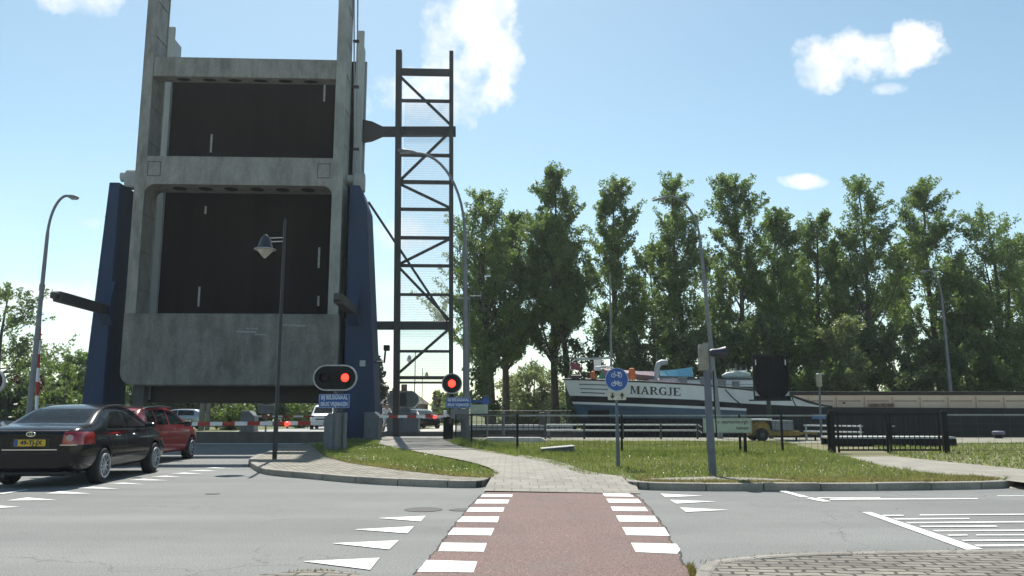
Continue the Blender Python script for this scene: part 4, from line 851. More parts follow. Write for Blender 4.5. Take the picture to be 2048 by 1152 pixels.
def fence(name, label, pts, h_, rail_mat, post_mat, wires=True, z0=.1, post_at=None, step=.11, post_w=.06, mid=()):
    t = thing(name, label, 'fence', (pts[0][0], pts[0][1], z0)); o0 = Vector(pts[0]); P2 = [Vector(p) - o0 for p in pts]
    for a, b in zip(P2, P2[1:]): obj('top_rail', M().beam((a.x, a.y, h_), (b.x, b.y, h_), .05, .045), rail_mat, t)
    for a in P2: obj('post', M().span((a.x - post_w / 2, a.y - post_w / 2, -.05), (a.x + post_w / 2, a.y + post_w / 2, h_ + .02)), post_mat, t)
    if wires:
        w = M()
        for a, b in zip(P2, P2[1:]):
            L_ = (b - a).length; n = max(1, int(L_ / step))
            for i in range(1, n): p = a.lerp(b, i / n); w.beam((p.x, p.y, .05), (p.x, p.y, h_), .006, .006)
            for z in np.arange(.08, h_, .2): w.beam((a.x, a.y, z), (b.x, b.y, z), .007, .007)
        obj('wire_mesh', w, MATS['wire_dark'] if 'wire_dark' in MATS else pbr('wire_dark', (.03, .04, .04), .5), t)
    for z in mid:
        for a, b in zip(P2, P2[1:]): obj('middle_rail', M().beam((a.x, a.y, z), (b.x, b.y, z), .04, .05), rail_mat, t)
    return t
FG = [(-2.35, 34.0), (-1.45, 29.2), (.16, 24.0)]
fence('mesh_fence', 'dark wire mesh fence running along the right edge of the cycle path', FG, 1.13, steel_d, black)
F2 = [(.16, 24.0), (3.25, 24.1), (6.75, 24.1), (8.0, 24.1), (9.38, 24.1)]
fence('mesh_fence', 'grey railed wire fence across the verge from the path to the gate', F2, 1.11, pbr('rail_pale', (.27, .29, .29), .5), black, step=.16)
F3 = [(12.95, 24.3), (19, 24.6), (26, 25.0)]
fence('mesh_fence', 'thin wire fence going right from the black gate', F3, 1.13, MATS['rail_pale'], black, post_w=.05, step=.5)
gt = thing('black_gate', 'black double bar gate between two thick posts at the garden path', 'gate', (9.48, 24.1, .08))
gw_ = 3.36
for x in (.0, gw_): obj('gate_post', M().span((x - .075, -.075, -.1), (x + .075, .075, 1.27)), black, gt, bevel=.015)
for (a, b) in ((.16, 1.66), (1.70, gw_ - .16)):
    lf_ = M()
    for z in (.10, 1.14): lf_.span((a, -.025, z), (b, .025, z + .05))
    for x in (a, b - .05): lf_.span((x, -.025, .05), (x + .05, .025, 1.2))
    lo = obj('gate_leaf', lf_, black, gt)
    bm_ = M(); n = 10
    for i in range(1, n): x = a + (b - a) * i / n; bm_.span((x - .010, -.010, .15), (x + .010, .010, 1.14))
    obj('bars', bm_, black, lo)
obj('lock_case', M().box((1.68, -.05, .68), (.16, .08, .5)), black, gt, bevel=.01); obj('drop_bolt', M().span((1.67, -.05, -.16), (1.70, -.02, .3)), steel_d, gt); obj('handle', M().box((1.78, -.07, .82), (.14, .03, .03)), galv, gt)
# quay guard rail
QR = [(1.5, 36.6), (3.9, 36.6), (6.3, 36.6), (8.55, 36.6)]
t = thing('guard_rail', 'pale two bar guard rail on the quay in front of the barge bow', 'railing', (1.5, 36.6, .12))
for z in (.63, .38): obj('rail', M().tube([(0, 0, z), (6.9, 0, z), (7.05, 0, z - .1)], .035, 8), pbr('rail_white', (.40, .43, .43), .5) if 'rail_white' not in MATS else MATS['rail_white'], t)
for x in (.0, 1.75, 3.5, 5.2, 6.85): obj('post', M().span((x - .04, -.04, -.05), (x + .04, .04, .68)), steel_d, t)
t = thing('guard_rail', 'white two bar railing on the quay right of the yellow trailer', 'railing', (12.9, 35.9, .12))
for z in (.62, .36): obj('rail', M().tube([(0, 0, z), (2.6, 0, z - .04)], .035, 8), pbr('rail_bright', (.62, .62, .6), .5) if 'rail_bright' not in MATS else MATS['rail_bright'], t)
for x in (.1, 1.3, 2.5): obj('post', M().span((x - .03, -.03, -.05), (x + .03, .03, .66)), galv, t)
t = thing('guard_rail', 'dark barred railing along the quay left of the barge', 'railing', (-2.6, 37.6, .12))
obj('top_rail', M().span((0, -.03, 1.02), (5.3, .03, 1.08)), MATS['rail_pale'], t)
bm_ = M()
for x in np.arange(.0, 5.3, .24): bm_.span((x - .012, -.012, .1), (x + .012, .012, 1.02))
obj('bars', bm_, steel_d, t); obj('bottom_rail', M().span((0, -.02, .08), (5.3, .02, .13)), steel_d, t)
for x in (.3, 2.2, 4.3): obj('post', M().tube([(x, .1, 0), (x, .1, 1.25)], .07, 10), pole_g, t)
lg = thing('lock_gate', 'pale lock gate walkway crossing the canal left of the barge bow', 'lock gate', (-2.4, 40.0, 0))
obj('walkway', M().span((0, 0, .60), (5.4, .9, .70)), concl, lg, bevel=.01); obj('gate_wall', M().span((0, .2, -1.6), (5.4, .7, .60)), steel_d, lg); obj('edge_beam', M().span((.0, -.06, .44), (5.4, -.01, .56)), galv, lg)
obj('rail', M().tube([(0, .86, 1.38), (5.4, .86, 1.38)], .02, 8), steel_d, lg)
for x in np.arange(.2, 5.4, 1.25): obj('post', M().span((x - .03, .83, .70), (x + .03, .89, 1.4)), steel_d, lg)
obj('winding_post', M().box((3.9, .3, 1.0), (.28, .28, .62)), steel_d, lg, bevel=.03)
# concrete pieces
sl_ = thing('concrete_slab', 'long grey concrete slab with bevelled ends behind the mesh fence', 'slab', (.1, 32.6, .1))
x0_, x1_ = P(968, 880, 32.6).x - .1, P(1092, 880, 32.6).x - .1
obj('block', M().prism([(x0_, 0), (x1_, 0), (x1_, .10), (x1_ - .22, .22), (x0_ + .15, .22), (x0_, .14)], 1, -.4, .4), concl, sl_, bevel=.015); obj('lifting_eye', M().box(((x0_ + x1_) / 2, -.2, .24), (.12, .06, .07)), black, sl_)
cb_ = G(1118, 907, .12); cbx = thing('cable_box', 'low grey concrete box with a tilted light lid lying in the grass', 'cable box', (cb_[0], cb_[1], .1), R(4))
obj('box', M().prism([(-.46, 0), (.46, 0), (.46, .20), (-.46, .13)], 1, 0, .5), concd, cbx, bevel=.01); obj('lid', M().prism([(-.50, .135), (.48, .215), (.48, .245), (-.50, .165)], 1, -.02, .55), concl, cbx, bevel=.008)
bd_ = G(1985, 876, .12); bdl = thing('mooring_bollard', 'low dark mooring bollard on the quay at the far right', 'bollard', (bd_[0], min(bd_[1], 37.6), .12))
obj('stem', M().lathe([(.20, 0), (.16, .05), (.16, .16)], n=16), black, bdl, smooth=True); obj('cap', M().lathe([(.20, .15), (.27, .20), (.27, .30), (.2, .34)], n=16), pbr('bollard_top', (.10, .10, .16), .5), bdl, smooth=True)
gw2 = thing('gangway', 'long white gangway plank lying on the quay behind the gate', 'gangway', (11.6, 29.3, .12), R(-4))
gl_ = obj('deck_plate', M().span((-.3, -.5, .26), (4.0, .5, .34)), concl, gw2, bevel=.01); obj('side_beam', M().span((-.3, -.55, .02), (4.0, -.48, .27)), black, gw2); obj('side_beam', M().span((-.3, .48, .02), (4.0, .55, .27)), black, gw2)
# yellow trailer on the quay
yt = thing('work_trailer', 'yellow work trailer with a round mudguard and grey box on the quay', 'trailer', (P(1545, 880, 34.2).x, 34.2, .12))
yb = M().prism([(-1.05, .28), (-.95, .55)] + [(-.62 - .38 * math.cos(R(a)), .52 + .30 * math.sin(R(a))) for a in range(10, 170, 16)] + [(-.2, .42), (.95, .42), (1.15, .30), (.9, .22), (-.9, .22)], 1, -.55, .55)
obj('chassis', yb, yellow, yt, bevel=.03); obj('tool_box', M().span((-.15, -.5, .43), (.75, .5, .86)), grey_box, yt, bevel=.03); obj('drawbar', M().beam((.9, 0, .34), (1.9, 0, .30), .1, .08), yellow, yt); obj('side_board', M().span((-1.35, -.5, .86), (-.15, .5, .93)), white_p, yt)
for y in (-.6, .6):
    w_ = obj('wheel', M().lathe([(.14, -.08), (.25, -.08), (.27, -.05), (.27, .05), (.25, .08), (.14, .08)], (-.62, y, .27), 'Y', 20), rubber, yt, smooth=True); obj('hub', M().lathe([(.10, -.085), (.10, .085)], (-.62, y, .27), 'Y', 16), steel_d, w_)
for x in (1.0, 1.8): obj('jack_stand', M().span((x - .03, -.03, 0), (x + .03, .03, .3)), black, yt)
# blue information board far left of the boats
ib = thing('quay_sign', 'small blue sign above a green panel beside the right lamp pole', 'sign', (P(953, 850, 37.8).x, 37.8, .12))
obj('blue_plate', M().box((.12, 0, P(955, 803, 37.8).z - .12), (.95, .05, .09)), sign_b, ib); obj('round_plate', M().lathe([(.19, 0), (.19, .04)], (.42, -.01, P(962, 803, 37.8).z - .1), 'Y', 20), sign_b, ib); obj('green_panel', M().box((.1, 0, P(955, 818, 37.8).z - .12), (.8, .05, .42)), sign_gr, ib)
for x in (-.25, .5): obj('leg', M().tube([(x, .06, 0), (x, .06, 1.6)], .035, 8), galv, ib)
am = thing('aerial_mast', 'thin mast with a small comb shaped aerial behind the right lamp pole', 'aerial', (P(937, 860, 39.6 - 1.6).x, 38.0, .12))
za = P(960, 592, 38).z - .12; obj('mast', M().tube([(0, 0, 0), (0, 0, za + .15)], .03, 8), pole_g, am); obj('boom', M().tube([(-.65, 0, za - .1), (0, 0, za - .12)], .012, 6), galv, am); obj('boom', M().tube([(0, 0, za), (.55, 0, za + .01)], .014, 6), galv, am)
for x in (.22, .40, .54): obj('element', M().tube([(x, 0, za - .22), (x, 0, za + .24)], .008, 6), galv, am)
for x in (-.55, -.40): obj('element', M().tube([(x, 0, za - .35), (x, 0, za + .12)], .008, 6), galv, am)

# ------------------------------------------------------------------ barge
HY = 40.4; bg = thing('barge', 'long white and black canal barge with a high bow and beige cargo hold', 'barge', (0, HY, 0))
LX = [2.74, 2.95, 3.3, 3.8, 4.6, 5.6, 7.0, 8.6, 10.4, 12.4, 14.4, 16.0, 20, 28, 44]
def interp(x, xs, ys): return float(np.interp(x, xs, ys))
def dz_(x): return interp(x, [2.7, 5.95, 9.2, 11.7, 13.83, 15.45, 17, 50], [3.03, 2.85, 2.67, 2.435, 2.16, 1.63, 1.47, 1.45])   # rail height
def wz_(x): return interp(x, [2.7, 5.9, 9.2, 11.7, 13.83, 15.8, 50], [2.20, 2.06, 1.93, 1.74, 1.64, 1.56, 1.40])                    # lower edge of white
def sz1(x): return interp(x, [2.7, 5.9, 9.2, 11.7, 50], [1.89, 1.75, 1.62, 1.50, 1.2])
def sz0(x): return interp(x, [2.7, 5.9, 9.2, 11.7, 50], [1.77, 1.63, 1.49, 1.38, 1.1])
def yoff(x, z):      # inward set of the near side: fine bow, full midship
    s0 = 2.74 + max(0, (3.0 - z)) * .40          # raked stem
    t = max(0, min(1, (x - s0) / (4.6 + .35 * (3 - z)))); half = 2.55 * math.sin(t * math.pi / 2) ** .75
    return 2.55 - half
XS = sorted(set(list(np.arange(2.74, 5.2, .16)) + list(np.arange(5.2, 16.2, .4)) + [17, 18.5, 20, 24, 30, 44]))
def hullstrip(f0, f1, out, x0=2.74, x1=44, nrow=5, mirror=True):
    mb = M(); xs = [x for x in XS if x0 - 1e-6 <= x <= x1 + 1e-6]
    if xs[0] > x0 + .01: xs = [x0] + xs
    if xs[-1] < x1 - .01: xs.append(x1)
    for side in ((0, 1) if mirror else (0,)):
        base = len(mb.v)
        for x in xs:
            for r in range(nrow):
                z = f0(x) + (f1(x) - f0(x)) * r / (nrow - 1)
                s0 = 2.74 + max(0, (3.0 - z)) * .40; xx = max(x, s0); yo = yoff(xx, z); y = yo - out
                if side: y = 5.1 - yo + out
                mb.v.append((xx, y, z))
        for i in range(len(xs) - 1):
            for r in range(nrow - 1):
                a = base + i * nrow + r; mb.f.append((a, a + nrow, a + nrow + 1, a + 1))
    return mb
def band(name, f0, f1, mat, out=0, **k): return obj(name, hullstrip(f0, f1, out, **k), mat, bg, smooth=True)
band('bulwark', wz_, dz_, hull_w, 0, x1=16.2); band('black_band', sz1, wz_, hull_k, .0); band('white_stripe', sz0, sz1, hull_w, .012, x1=11.7)
band('blue_hull', lambda x: interp(x, [2.7, 11.7], [1.02, 1.0]), sz0, hull_b, 0, x1=11.7); band('lower_hull', lambda x: -1.6, lambda x: interp(x, [2.7, 11.7], [1.02, 1.0]), hull_k, .002, x1=11.7)
obj('anchor_recess', hullstrip(lambda x: 1.03, lambda x: 1.42, .010, x0=3.95, x1=5.0, nrow=2, mirror=False), hull_k, bg); band('black_hull', lambda x: -1.6, sz1, hull_k, .004, x0=11.7)
rl = M()
for side in (0, 1):
    rl.tube([(x, (yoff(x, dz_(x)) if not side else 5.1 - yoff(x, dz_(x))), dz_(x) + .02) for x in XS if x < 16.3], .05, 8)
obj('rail', rl, pbr('rail_black', (.02, .022, .028), .5), bg, smooth=True)
dkm = M()
for a, b in zip(XS, XS[1:]): dkm.quad([(a, yoff(a, 2) + .05, min(dz_(a) - .55, 1.45 + max(0, 5 - a) * .2)), (b, yoff(b, 2) + .05, min(dz_(b) - .55, 1.45 + max(0, 5 - b) * .2)), (b, 5.05 - yoff(b, 2), min(dz_(b) - .55, 1.45 + max(0, 5 - b) * .2)), (a, 5.05 - yoff(a, 2), min(dz_(a) - .55, 1.45 + max(0, 5 - a) * .2))])
obj('deck', dkm, steel_d, bg)
for (x0, x1, dzz) in ((3.5, 5.6, .20), (3.55, 4.9, .42), (3.6, 4.75, .62)):
    f0 = lambda x, d=dzz: dz_(x) - d - .055; f1 = lambda x, d=dzz: dz_(x) - d
    obj('bow_stripe', hullstrip(f0, f1, .012, x0=x0, x1=x1, nrow=2, mirror=False), stripe_b, bg)
# bold serif ship's name
def letter(mb, ch, x, s):
    T, t, sf = .235, .105, .085      # thick, thin, serif height
    def bx(a, b, c, d): mb.append([(x + s * a, s * b), (x + s * c, s * b), (x + s * c, s * d), (x + s * a, s * d)])
    def q4(*p): mb.append([(x + s * a, s * b) for a, b in p])
    def arc_(cx, cy, rx, ry, a0, a1, w0, w1, n=10):
        for i in range(n):
            A, B = R(a0 + (a1 - a0) * i / n), R(a0 + (a1 - a0) * (i + 1) / n)
            wa = w0 + (w1 - w0) * abs(math.cos(A)); wb = w0 + (w1 - w0) * abs(math.cos(B))
            mb.append([(x + s * (cx + rx * math.cos(A)), s * (cy + ry * math.sin(A))), (x + s * (cx + rx * math.cos(B)), s * (cy + ry * math.sin(B))), (x + s * (cx + (rx - wb) * math.cos(B)), s * (cy + (ry - wb * .8) * math.sin(B))), (x + s * (cx + (rx - wa) * math.cos(A)), s * (cy + (ry - wa * .8) * math.sin(A)))])
    if ch == 'M':
        bx(.08, 0, .19, 1); bx(.77, 0, 1.0, 1); q4((.08, 1), (.30, 1), (.58, .12), (.48, .02)); q4((.78, 1), (.80, .9), (.56, .1), (.50, .15)); bx(0, 0, .26, sf); bx(.70, 0, 1.06, sf); bx(0, 1 - sf, .3, 1); bx(.76, 1 - sf, 1.06, 1); return 1.14
    if ch == 'A':
        q4((.07, 0), (.19, 0), (.48, .82), (.42, 1)); q4((.42, 1), (.54, 1), (.88, 0), (.66, 0)); bx(.24, .30, .68, .38); bx(0, 0, .28, sf); bx(.58, 0, .96, sf); return 1.0
    if ch == 'R':
        bx(.08, 0, .32, 1); bx(0, 0, .40, sf); bx(0, 1 - sf, .5, 1); bx(.28, .46, .5, .54); arc_(.46, .73, .32, .27, -90, 90, t, T); q4((.36, .48), (.52, .5), (.92, 0), (.68, 0)); bx(.66, 0, .96, sf); return .98
    if ch == 'G':
        arc_(.50, .5, .48, .52, 50, 320, t, T, 16); bx(.66, .02, .86, .44); bx(.54, .40, .94, .46); bx(.78, .66, .84, 1); return 1.02
    if ch == 'J':
        bx(.24, .22, .44, 1); bx(.12, 1 - sf, .56, 1); arc_(.18, .22, .26, .26, -150, 0, t, .18); return .62
    if ch == 'E':
        bx(.08, 0, .32, 1); bx(0, 0, .82, sf); bx(0, 1 - sf, .80, 1); bx(.3, .47, .56, .54); bx(.74, 0, .82, .30); bx(.72, .74, .80, 1); bx(.52, .38, .58, .64); return .9
def lettering(word, x0, width, height, zf):
    polys, x = [], 0
    for ch in word: x += letter(polys, ch, x, 1.0) * 1.0
    k = width / x; mb = M()
    for pl_ in polys:
        pts = []
        for (a, b) in pl_: X = x0 + a * k; z = zf(X) + b * height; pts.append((X, yoff(X, z) - .012, z))
        mb.quad(pts)
    return mb
obj('ship_name', lettering('MARGJE', 5.97, 2.50, .395, lambda X: 2.235 - .048 * (X - 6)), pbr('name_ink', (.025, .028, .04), .5), bg)
# hold
HX0 = 13.9; coam = obj('hold_coaming', M().span((HX0, .75, 1.2), (44, .85, 2.17)), coamm, bg); obj('hold_coaming', M().span((HX0, 4.25, 1.2), (44, 4.35, 2.17)), coamm, bg); obj('hold_bulkhead', M().span((HX0 - .1, .75, 1.2), (HX0, 4.35, 2.17)), coamm, bg)
obj('hatch_cover', M().span((HX0, .7, 2.175), (44, 4.4, 2.36)), pbr('hatch_brown', (.035, .03, .028), .8), bg, bevel=.04)
rb_ = M(); pc = M()
for i in range(14):
    x = HX0 + 1.2 + i * 1.42; rb_.span((x, .66, 1.35), (x + .06, .75, 2.1)); pc.span((x + .12, .735, 1.86), (x + 1.25, .748, 1.90))
obj('coaming_ribs', rb_, coamm, coam); obj('panel_strip', pc, pbr('brown_strip', (.22, .13, .11), .8), coam)  # ribs, and thin reddish brown strips between them
obj('side_deck_edge', M().span((15.8, -.02, 1.36), (44, .75, 1.46)), hull_k, bg)
text('coaming_name', 'GEBROEDERS', .22, (18.75, .655, 1.66), pbr('coam_ink', (.16, .09, .08), .7), bg, bold=.01)
obj('drain', M().box((16.9, .74, 1.78), (.14, .03, .07)), black, coam)
# fore deck: cabin, cowl, vents, tarps, mast and derrick
cab = obj('cabin', M().span((9.0, 1.2, 1.4), (12.6, 4.0, 2.98)), hull_w, bg, bevel=.03)
obj('cabin_roof', M().span((8.9, 1.1, 2.985), (12.7, 4.1, 3.05)), pbr('roof_blue', (.06, .08, .12), .5), bg); obj('cabin_window', M().span((11.55, 1.185, 2.30), (12.5, 1.21, 2.62)), pbr('window_green', (.015, .04, .025), .3), cab)
for z in (2.72, 2.55, 2.42): obj('panel_line', M().span((9.2, 1.19, z), (12.5, 1.205, z + .02)), stripe_b, cab)
obj('hatch_dome', M().tube([(6.6, 1.6, 2.5), (7.2, 1.6, 2.75), (8.4, 1.6, 2.86), (9.0, 1.6, 2.8)], [.1, .28, .3, .2], 14), pbr('pale_pink', (.50, .40, .42), .5), bg, smooth=True)
for (px, py, w) in ((1366, 762, .36), (1408, 762, .36), (1444, 768, .34), (1472, 770, .30)):
    p = P(px, py, HY + .6); vb = M().span((p.x - w / 2, .45, p.z - .5), (p.x + w / 2, .8, p.z + .16)); vo = obj('vent_box', vb, grey_box, bg, bevel=.02); obj('vent_lid', M().span((p.x - w / 2 - .02, .43, p.z + .165), (p.x + w / 2 + .02, .82, p.z + .20)), galv, vo)
cp = [P(1314, 757, HY + 1.2), P(1314, 738, HY + 1.2), P(1317, 728, HY + 1.2), P(1323, 725, HY + 1.2), P(1335, 724.5, HY + 1.2)]
obj('cowl_vent', M().tube([(p.x, 1.2, p.z) for p in cp], [.14, .14, .15, .15, .12], 14), galv, bg, smooth=True)
def tarp(name, quad, mat, y0, y1):
    mb = M(); n = 8
    for i in range(n):
        for (ya, yb_) in ((y0, y1),):
            t0, t1 = i / n, (i + 1) / n
            def pt(t, top): a, b = (quad[0], quad[1]) if top else (quad[3], quad[2]); x = a[0] + (b[0] - a[0]) * t; y = a[1] + (b[1] - a[1]) * t + (1.6 * math.sin(t * math.pi) if top else 0); return P(x, y, HY + ya)
            A, B, C, D = pt(t0, 1), pt(t1, 1), pt(t1, 0), pt(t0, 0); sag = .03 * math.sin(i * 1.7)
            mb.quad([(A.x, ya, A.z), (B.x, ya, B.z), (C.x, ya - .25 + sag, C.z), (D.x, ya - .25, D.z)]); mb.quad([(A.x, ya, A.z), (B.x, ya, B.z), (B.x, yb_, B.z - .35), (A.x, yb_, A.z - .35)])
    return obj(name, mb, mat, bg)
tarp('pink_awning', ((1206, 736), (1312, 743), (1312, 753), (1210, 742)), tarp_p, 1.6, 3.4); tarp('blue_awning', ((1314, 741), (1384, 734), (1384, 754), (1320, 752)), tarp_b, 1.6, 3.4)
aw = M(); e0, e1 = P(1190, 735, HY + 1.7), P(1212, 734, HY + 1.7); obj('awning_bar', aw.tube([(e0.x, 1.5, e0.z), (e1.x, 1.5, e1.z + .03), (e1.x + .25, 1.5, e1.z - .06)], .05, 8), white_p, bg)
mp_ = [P(1223, 760, HY + 2.3), P(1221, 640, HY + 2.3), P(1219.5, 545, HY + 2.3)]; obj('mast', M().tube([(p.x, 2.3, p.z) for p in mp_], [.07, .055, .04], 10), pole_g, bg, smooth=True)
d0_, d1_ = P(1222, 716, HY + 2.2), P(1149, 719, HY + 2.2); dr = M().beam((d0_.x, 2.2, d0_.z), (d1_.x, 2.2, d1_.z), .09, .11); obj('derrick', dr, galv, bg)
w0_ = P(1195, 728, HY + 2.4); obj('wheel_shelter', M().span((w0_.x - .16, 2.3, w0_.z - .35), (w0_.x + .18, 2.7, w0_.z + .28)), white_p, bg, bevel=.02)
fp = P(1138, 757, HY + 2.5); fp2 = P(1141, 722, HY + 2.5); obj('flag_staff', M().tube([(fp.x, 2.5, fp.z), (fp2.x, 2.5, fp2.z)], .02, 6), galv, bg)
fl = M(); 
for i in range(6): fl.quad([(fp2.x + .09 * i, 2.5 + .03 * math.sin(i * 2), fp2.z - .05 - .02 * i), (fp2.x + .09 * (i + 1), 2.5 + .03 * math.sin(i * 2 + 2), fp2.z - .05 - .02 * (i + 1)), (fp2.x + .09 * (i + 1), 2.5 + .03 * math.sin(i * 2 + 2), fp2.z - .42 - .02 * (i + 1)), (fp2.x + .09 * i, 2.5 + .03 * math.sin(i * 2), fp2.z - .42 - .02 * i)])
obj('flag', fl, flagm, bg)
wn_ = P(1152, 755, HY + 1.6); obj('windlass', M().tube([(wn_.x - .25, 1.8, wn_.z + .02), (wn_.x + .3, 1.8, wn_.z + .02)], .13, 12), steel_d, bg)
for (px, py, mt, nm, s) in ((1264, 750, orange, 'life_jacket', .24), (1186, 752, orange, 'orange_buoy', .17)):
    p = P(px, py, HY + 1.3); jm = M().lathe([(s * .3, s * 1.5), (s * .6, s * 1.35), (s * .75, s * .6), (s * .85, 0), (s * .8, -s)], (p.x, 1.3, p.z), n=14); oj = obj(nm, jm, mt, None, smooth=True); oj.location = (0, HY, 0)
    tag(oj, 'orange life jacket hanging under the pink awning on the barge' if nm == 'life_jacket' else 'orange upright buoy on the barge foredeck', 'life jacket' if nm == 'life_jacket' else 'buoy')
gc = P(1203, 750, HY + 1.35); oj = obj('green_cone', M().lathe([(.03, .28), (.08, 0), (.15, -.3), (.2, -.32)], (gc.x, 1.35, gc.z), n=14), pbr('green_plastic', (.03, .22, .12), .5), None, smooth=True); oj.location = (0, HY, 0); tag(oj, 'small green cone beside the orange buoy on the barge', 'cone')
# dinghy on the cabin roof
dg = thing('dinghy', 'small pale dinghy with rods lying on the barge cabin roof', 'dinghy', (P(1472, 752, HY + 2.2).x, HY + 2.2, 3.06))
obj('boat_hull', M().tube([(-.75, 0, .16), (-.5, 0, .19), (0, 0, .21), (.5, 0, .2), (.75, 0, .18)], [.04, .16, .2, .19, .12], 14), pbr('dinghy_pale', (.42, .48, .44), .5), dg, smooth=True)
for x in (-.35, .0, .25, .55): obj('rod', M().tube([(x, 0, .3), (x + .02, 0, .3 + rnd.uniform(.2, .75))], .016, 6), galv, dg)
obj('rail', M().tube([(-.35, -.1, .42), (.1, -.1, .40), (.6, -.1, .44)], .025, 6), white_p, dg)
# mooring lines from the quay
for i, (a, b) in enumerate((((1450, 779), (1486, 812)), ((1583, 792), (1592, 812)), ((1585, 793), (1646, 812)))):
    p, q_ = P(*a, HY - .1), P(*b, HY - .45); ro = obj('mooring_rope', M().tube([p, (p + q_) / 2 + Vector((0, 0, -.06)), q_], .028, 6), black); tag(ro, ('dark mooring rope slanting down the white bow below the vents', 'short dark mooring rope right of the signal board', 'long dark mooring rope reaching the beige hold')[i], 'rope', 'mooring ropes on the barge')

# ------------------------------------------------------------------ cars
def car_shell(st, name):
    """st: stations (x, halfwidth, z_bottom, z_belt, edge_y, edge_z, z_top)"""
    v, f = [], []; rings = []
    for (x, w, zb, zbelt, ey, ez, zt) in st:
        half = [(0, zb), (w * .82, zb), (w * .96, zb + .08), (w, zb + (zbelt - zb) * .55), (w * .965, zbelt), (ey, ez), (ey * .86, ez + (zt - ez) * .62), (ey * .45, zt - .006), (0, zt)]
        ring = [(x, -y, z) for (y, z) in half] + [(x, y, z) for (y, z) in half[-2:0:-1]]
        rings.append([len(v) + i for i in range(len(ring))]); v += ring
    n = len(rings[0])
    for a, b in zip(rings, rings[1:]):
        for i in range(n): f.append((a[i], a[(i + 1) % n], b[(i + 1) % n], b[i]))
    def cap(r, fl):
        fs = []
        for i in range(0, n // 2): fs.append([r[i], r[i + 1], r[(n - i - 1) % n], r[(n - i) % n]])
        for q_ in fs:
            u = []
            for t in q_:
                if t not in u: u.append(t)
            if len(u) >= 3: f.append(tuple(u if fl else u[::-1]))
    cap(rings[0], True); cap(rings[-1], False)
    me = bpy.data.meshes.new(name); me.from_pydata(v, [], f)
    o = link(name, me); sb = o.modifiers.new('S', 'SUBSURF'); sb.levels = 3; sb.render_levels = 3
    return o
def bake(o):
    bpy.context.view_layer.update(); me = bpy.data.meshes.new_from_object(o.evaluated_get(bpy.context.evaluated_depsgraph_get())); return me
def wheel_set(parent, xs, track, r, w, spokes, style='alloy'):
    for x in xs:
        for sg in (-1, 1):
            y = sg * track / 2
            prof = [(r * .66, -w / 2), (r * .93, -w / 2), (r, -w * .36), (r, w * .36), (r * .93, w / 2), (r * .66, w / 2)]
            wo_ = obj('wheel', M().lathe(prof, (0, 0, 0), 'Y', 32), rubber, parent, smooth=True); wo_.location = (x, y, r)
            rim = M(); yo = sg * w / 2
            ringprism(rim, [(r * .69 * math.cos(R(a)), r * .69 * math.sin(R(a))) for a in range(0, 360, 12)], [(r * .60 * math.cos(R(a)), r * .60 * math.sin(R(a))) for a in range(0, 360, 12)], 1, yo - .03, yo + .006)
            for i in range(spokes):
                a = 2 * math.pi * i / spokes; rim.beam((r * .10 * math.cos(a), yo - sg * .012, r * .10 * math.sin(a)), (r * .63 * math.cos(a), yo - sg * .016, r * .63 * math.sin(a)), .028, .048, (0, 1, 0))
            rim.lathe([(r * .17, -.02), (r * .17, .012), (r * .1, .018)], (0, yo - .004, 0), 'Y', 16)
            obj('rim', rim, alloy, wo_); obj('brake_disc', M().lathe([(r * .62, -.02), (r * .62, .01)], (0, yo - sg * .07, 0), 'Y', 24), plastic, wo_)
def cut_convex(bm, faces, poly, ax, test):
    """split faces along the edges of a convex outline seen along axis ax, return those inside"""
    i, j = {0: (1, 2), 1: (0, 2)}[ax]; n = len(poly); cx = sum(p[0] for p in poly) / n; cy = sum(p[1] for p in poly) / n
    x0, x1 = min(p[0] for p in poly) - .02, max(p[0] for p in poly) + .02; y0, y1 = min(p[1] for p in poly) - .02, max(p[1] for p in poly) + .02
    def near(): return [f for f in bm.faces if test(f) and any(x0 <= v.co[i] <= x1 for v in f.verts) and any(y0 <= v.co[j] <= y1 for v in f.verts) or (test(f) and x0 <= f.calc_center_median()[i] <= x1 and y0 <= f.calc_center_median()[j] <= y1)]
    for k_ in range(n):
        a, b = poly[k_], poly[(k_ + 1) % n]; co = Vector((0, 0, 0)); co[i], co[j] = a[0], a[1]; d = Vector((0, 0, 0)); d[i], d[j] = -(b[1] - a[1]), b[0] - a[0]
        fs = near(); geom = fs + list({e for f in fs for e in f.edges}) + list({v for f in fs for v in f.verts})
        bmesh.ops.bisect_plane(bm, geom=geom, dist=1e-5, plane_co=co, plane_no=d)
    def inside(p):
        s_ = None
        for k_ in range(n):
            a, b = poly[k_], poly[(k_ + 1) % n]; c_ = (b[0] - a[0]) * (p[1] - a[1]) - (b[1] - a[1]) * (p[0] - a[0])
            if s_ is None: s_ = c_ > 0
            elif (c_ > 0) != s_: return False
        return True
    return [f for f in bm.faces if test(f) and inside((f.calc_center_median()[i], f.calc_center_median()[j]))]
BVH = {}
def rear_x(n, y, z):
    h_ = BVH[n].ray_cast(Vector((-3, y, z)), Vector((1, 0, 0)))[0]; return h_.x if h_ else -.98
def side_y(n, x, z):
    h_ = BVH[n].ray_cast(Vector((x, 3, z)), Vector((0, -1, 0)))[0]; return h_.y if h_ else .87
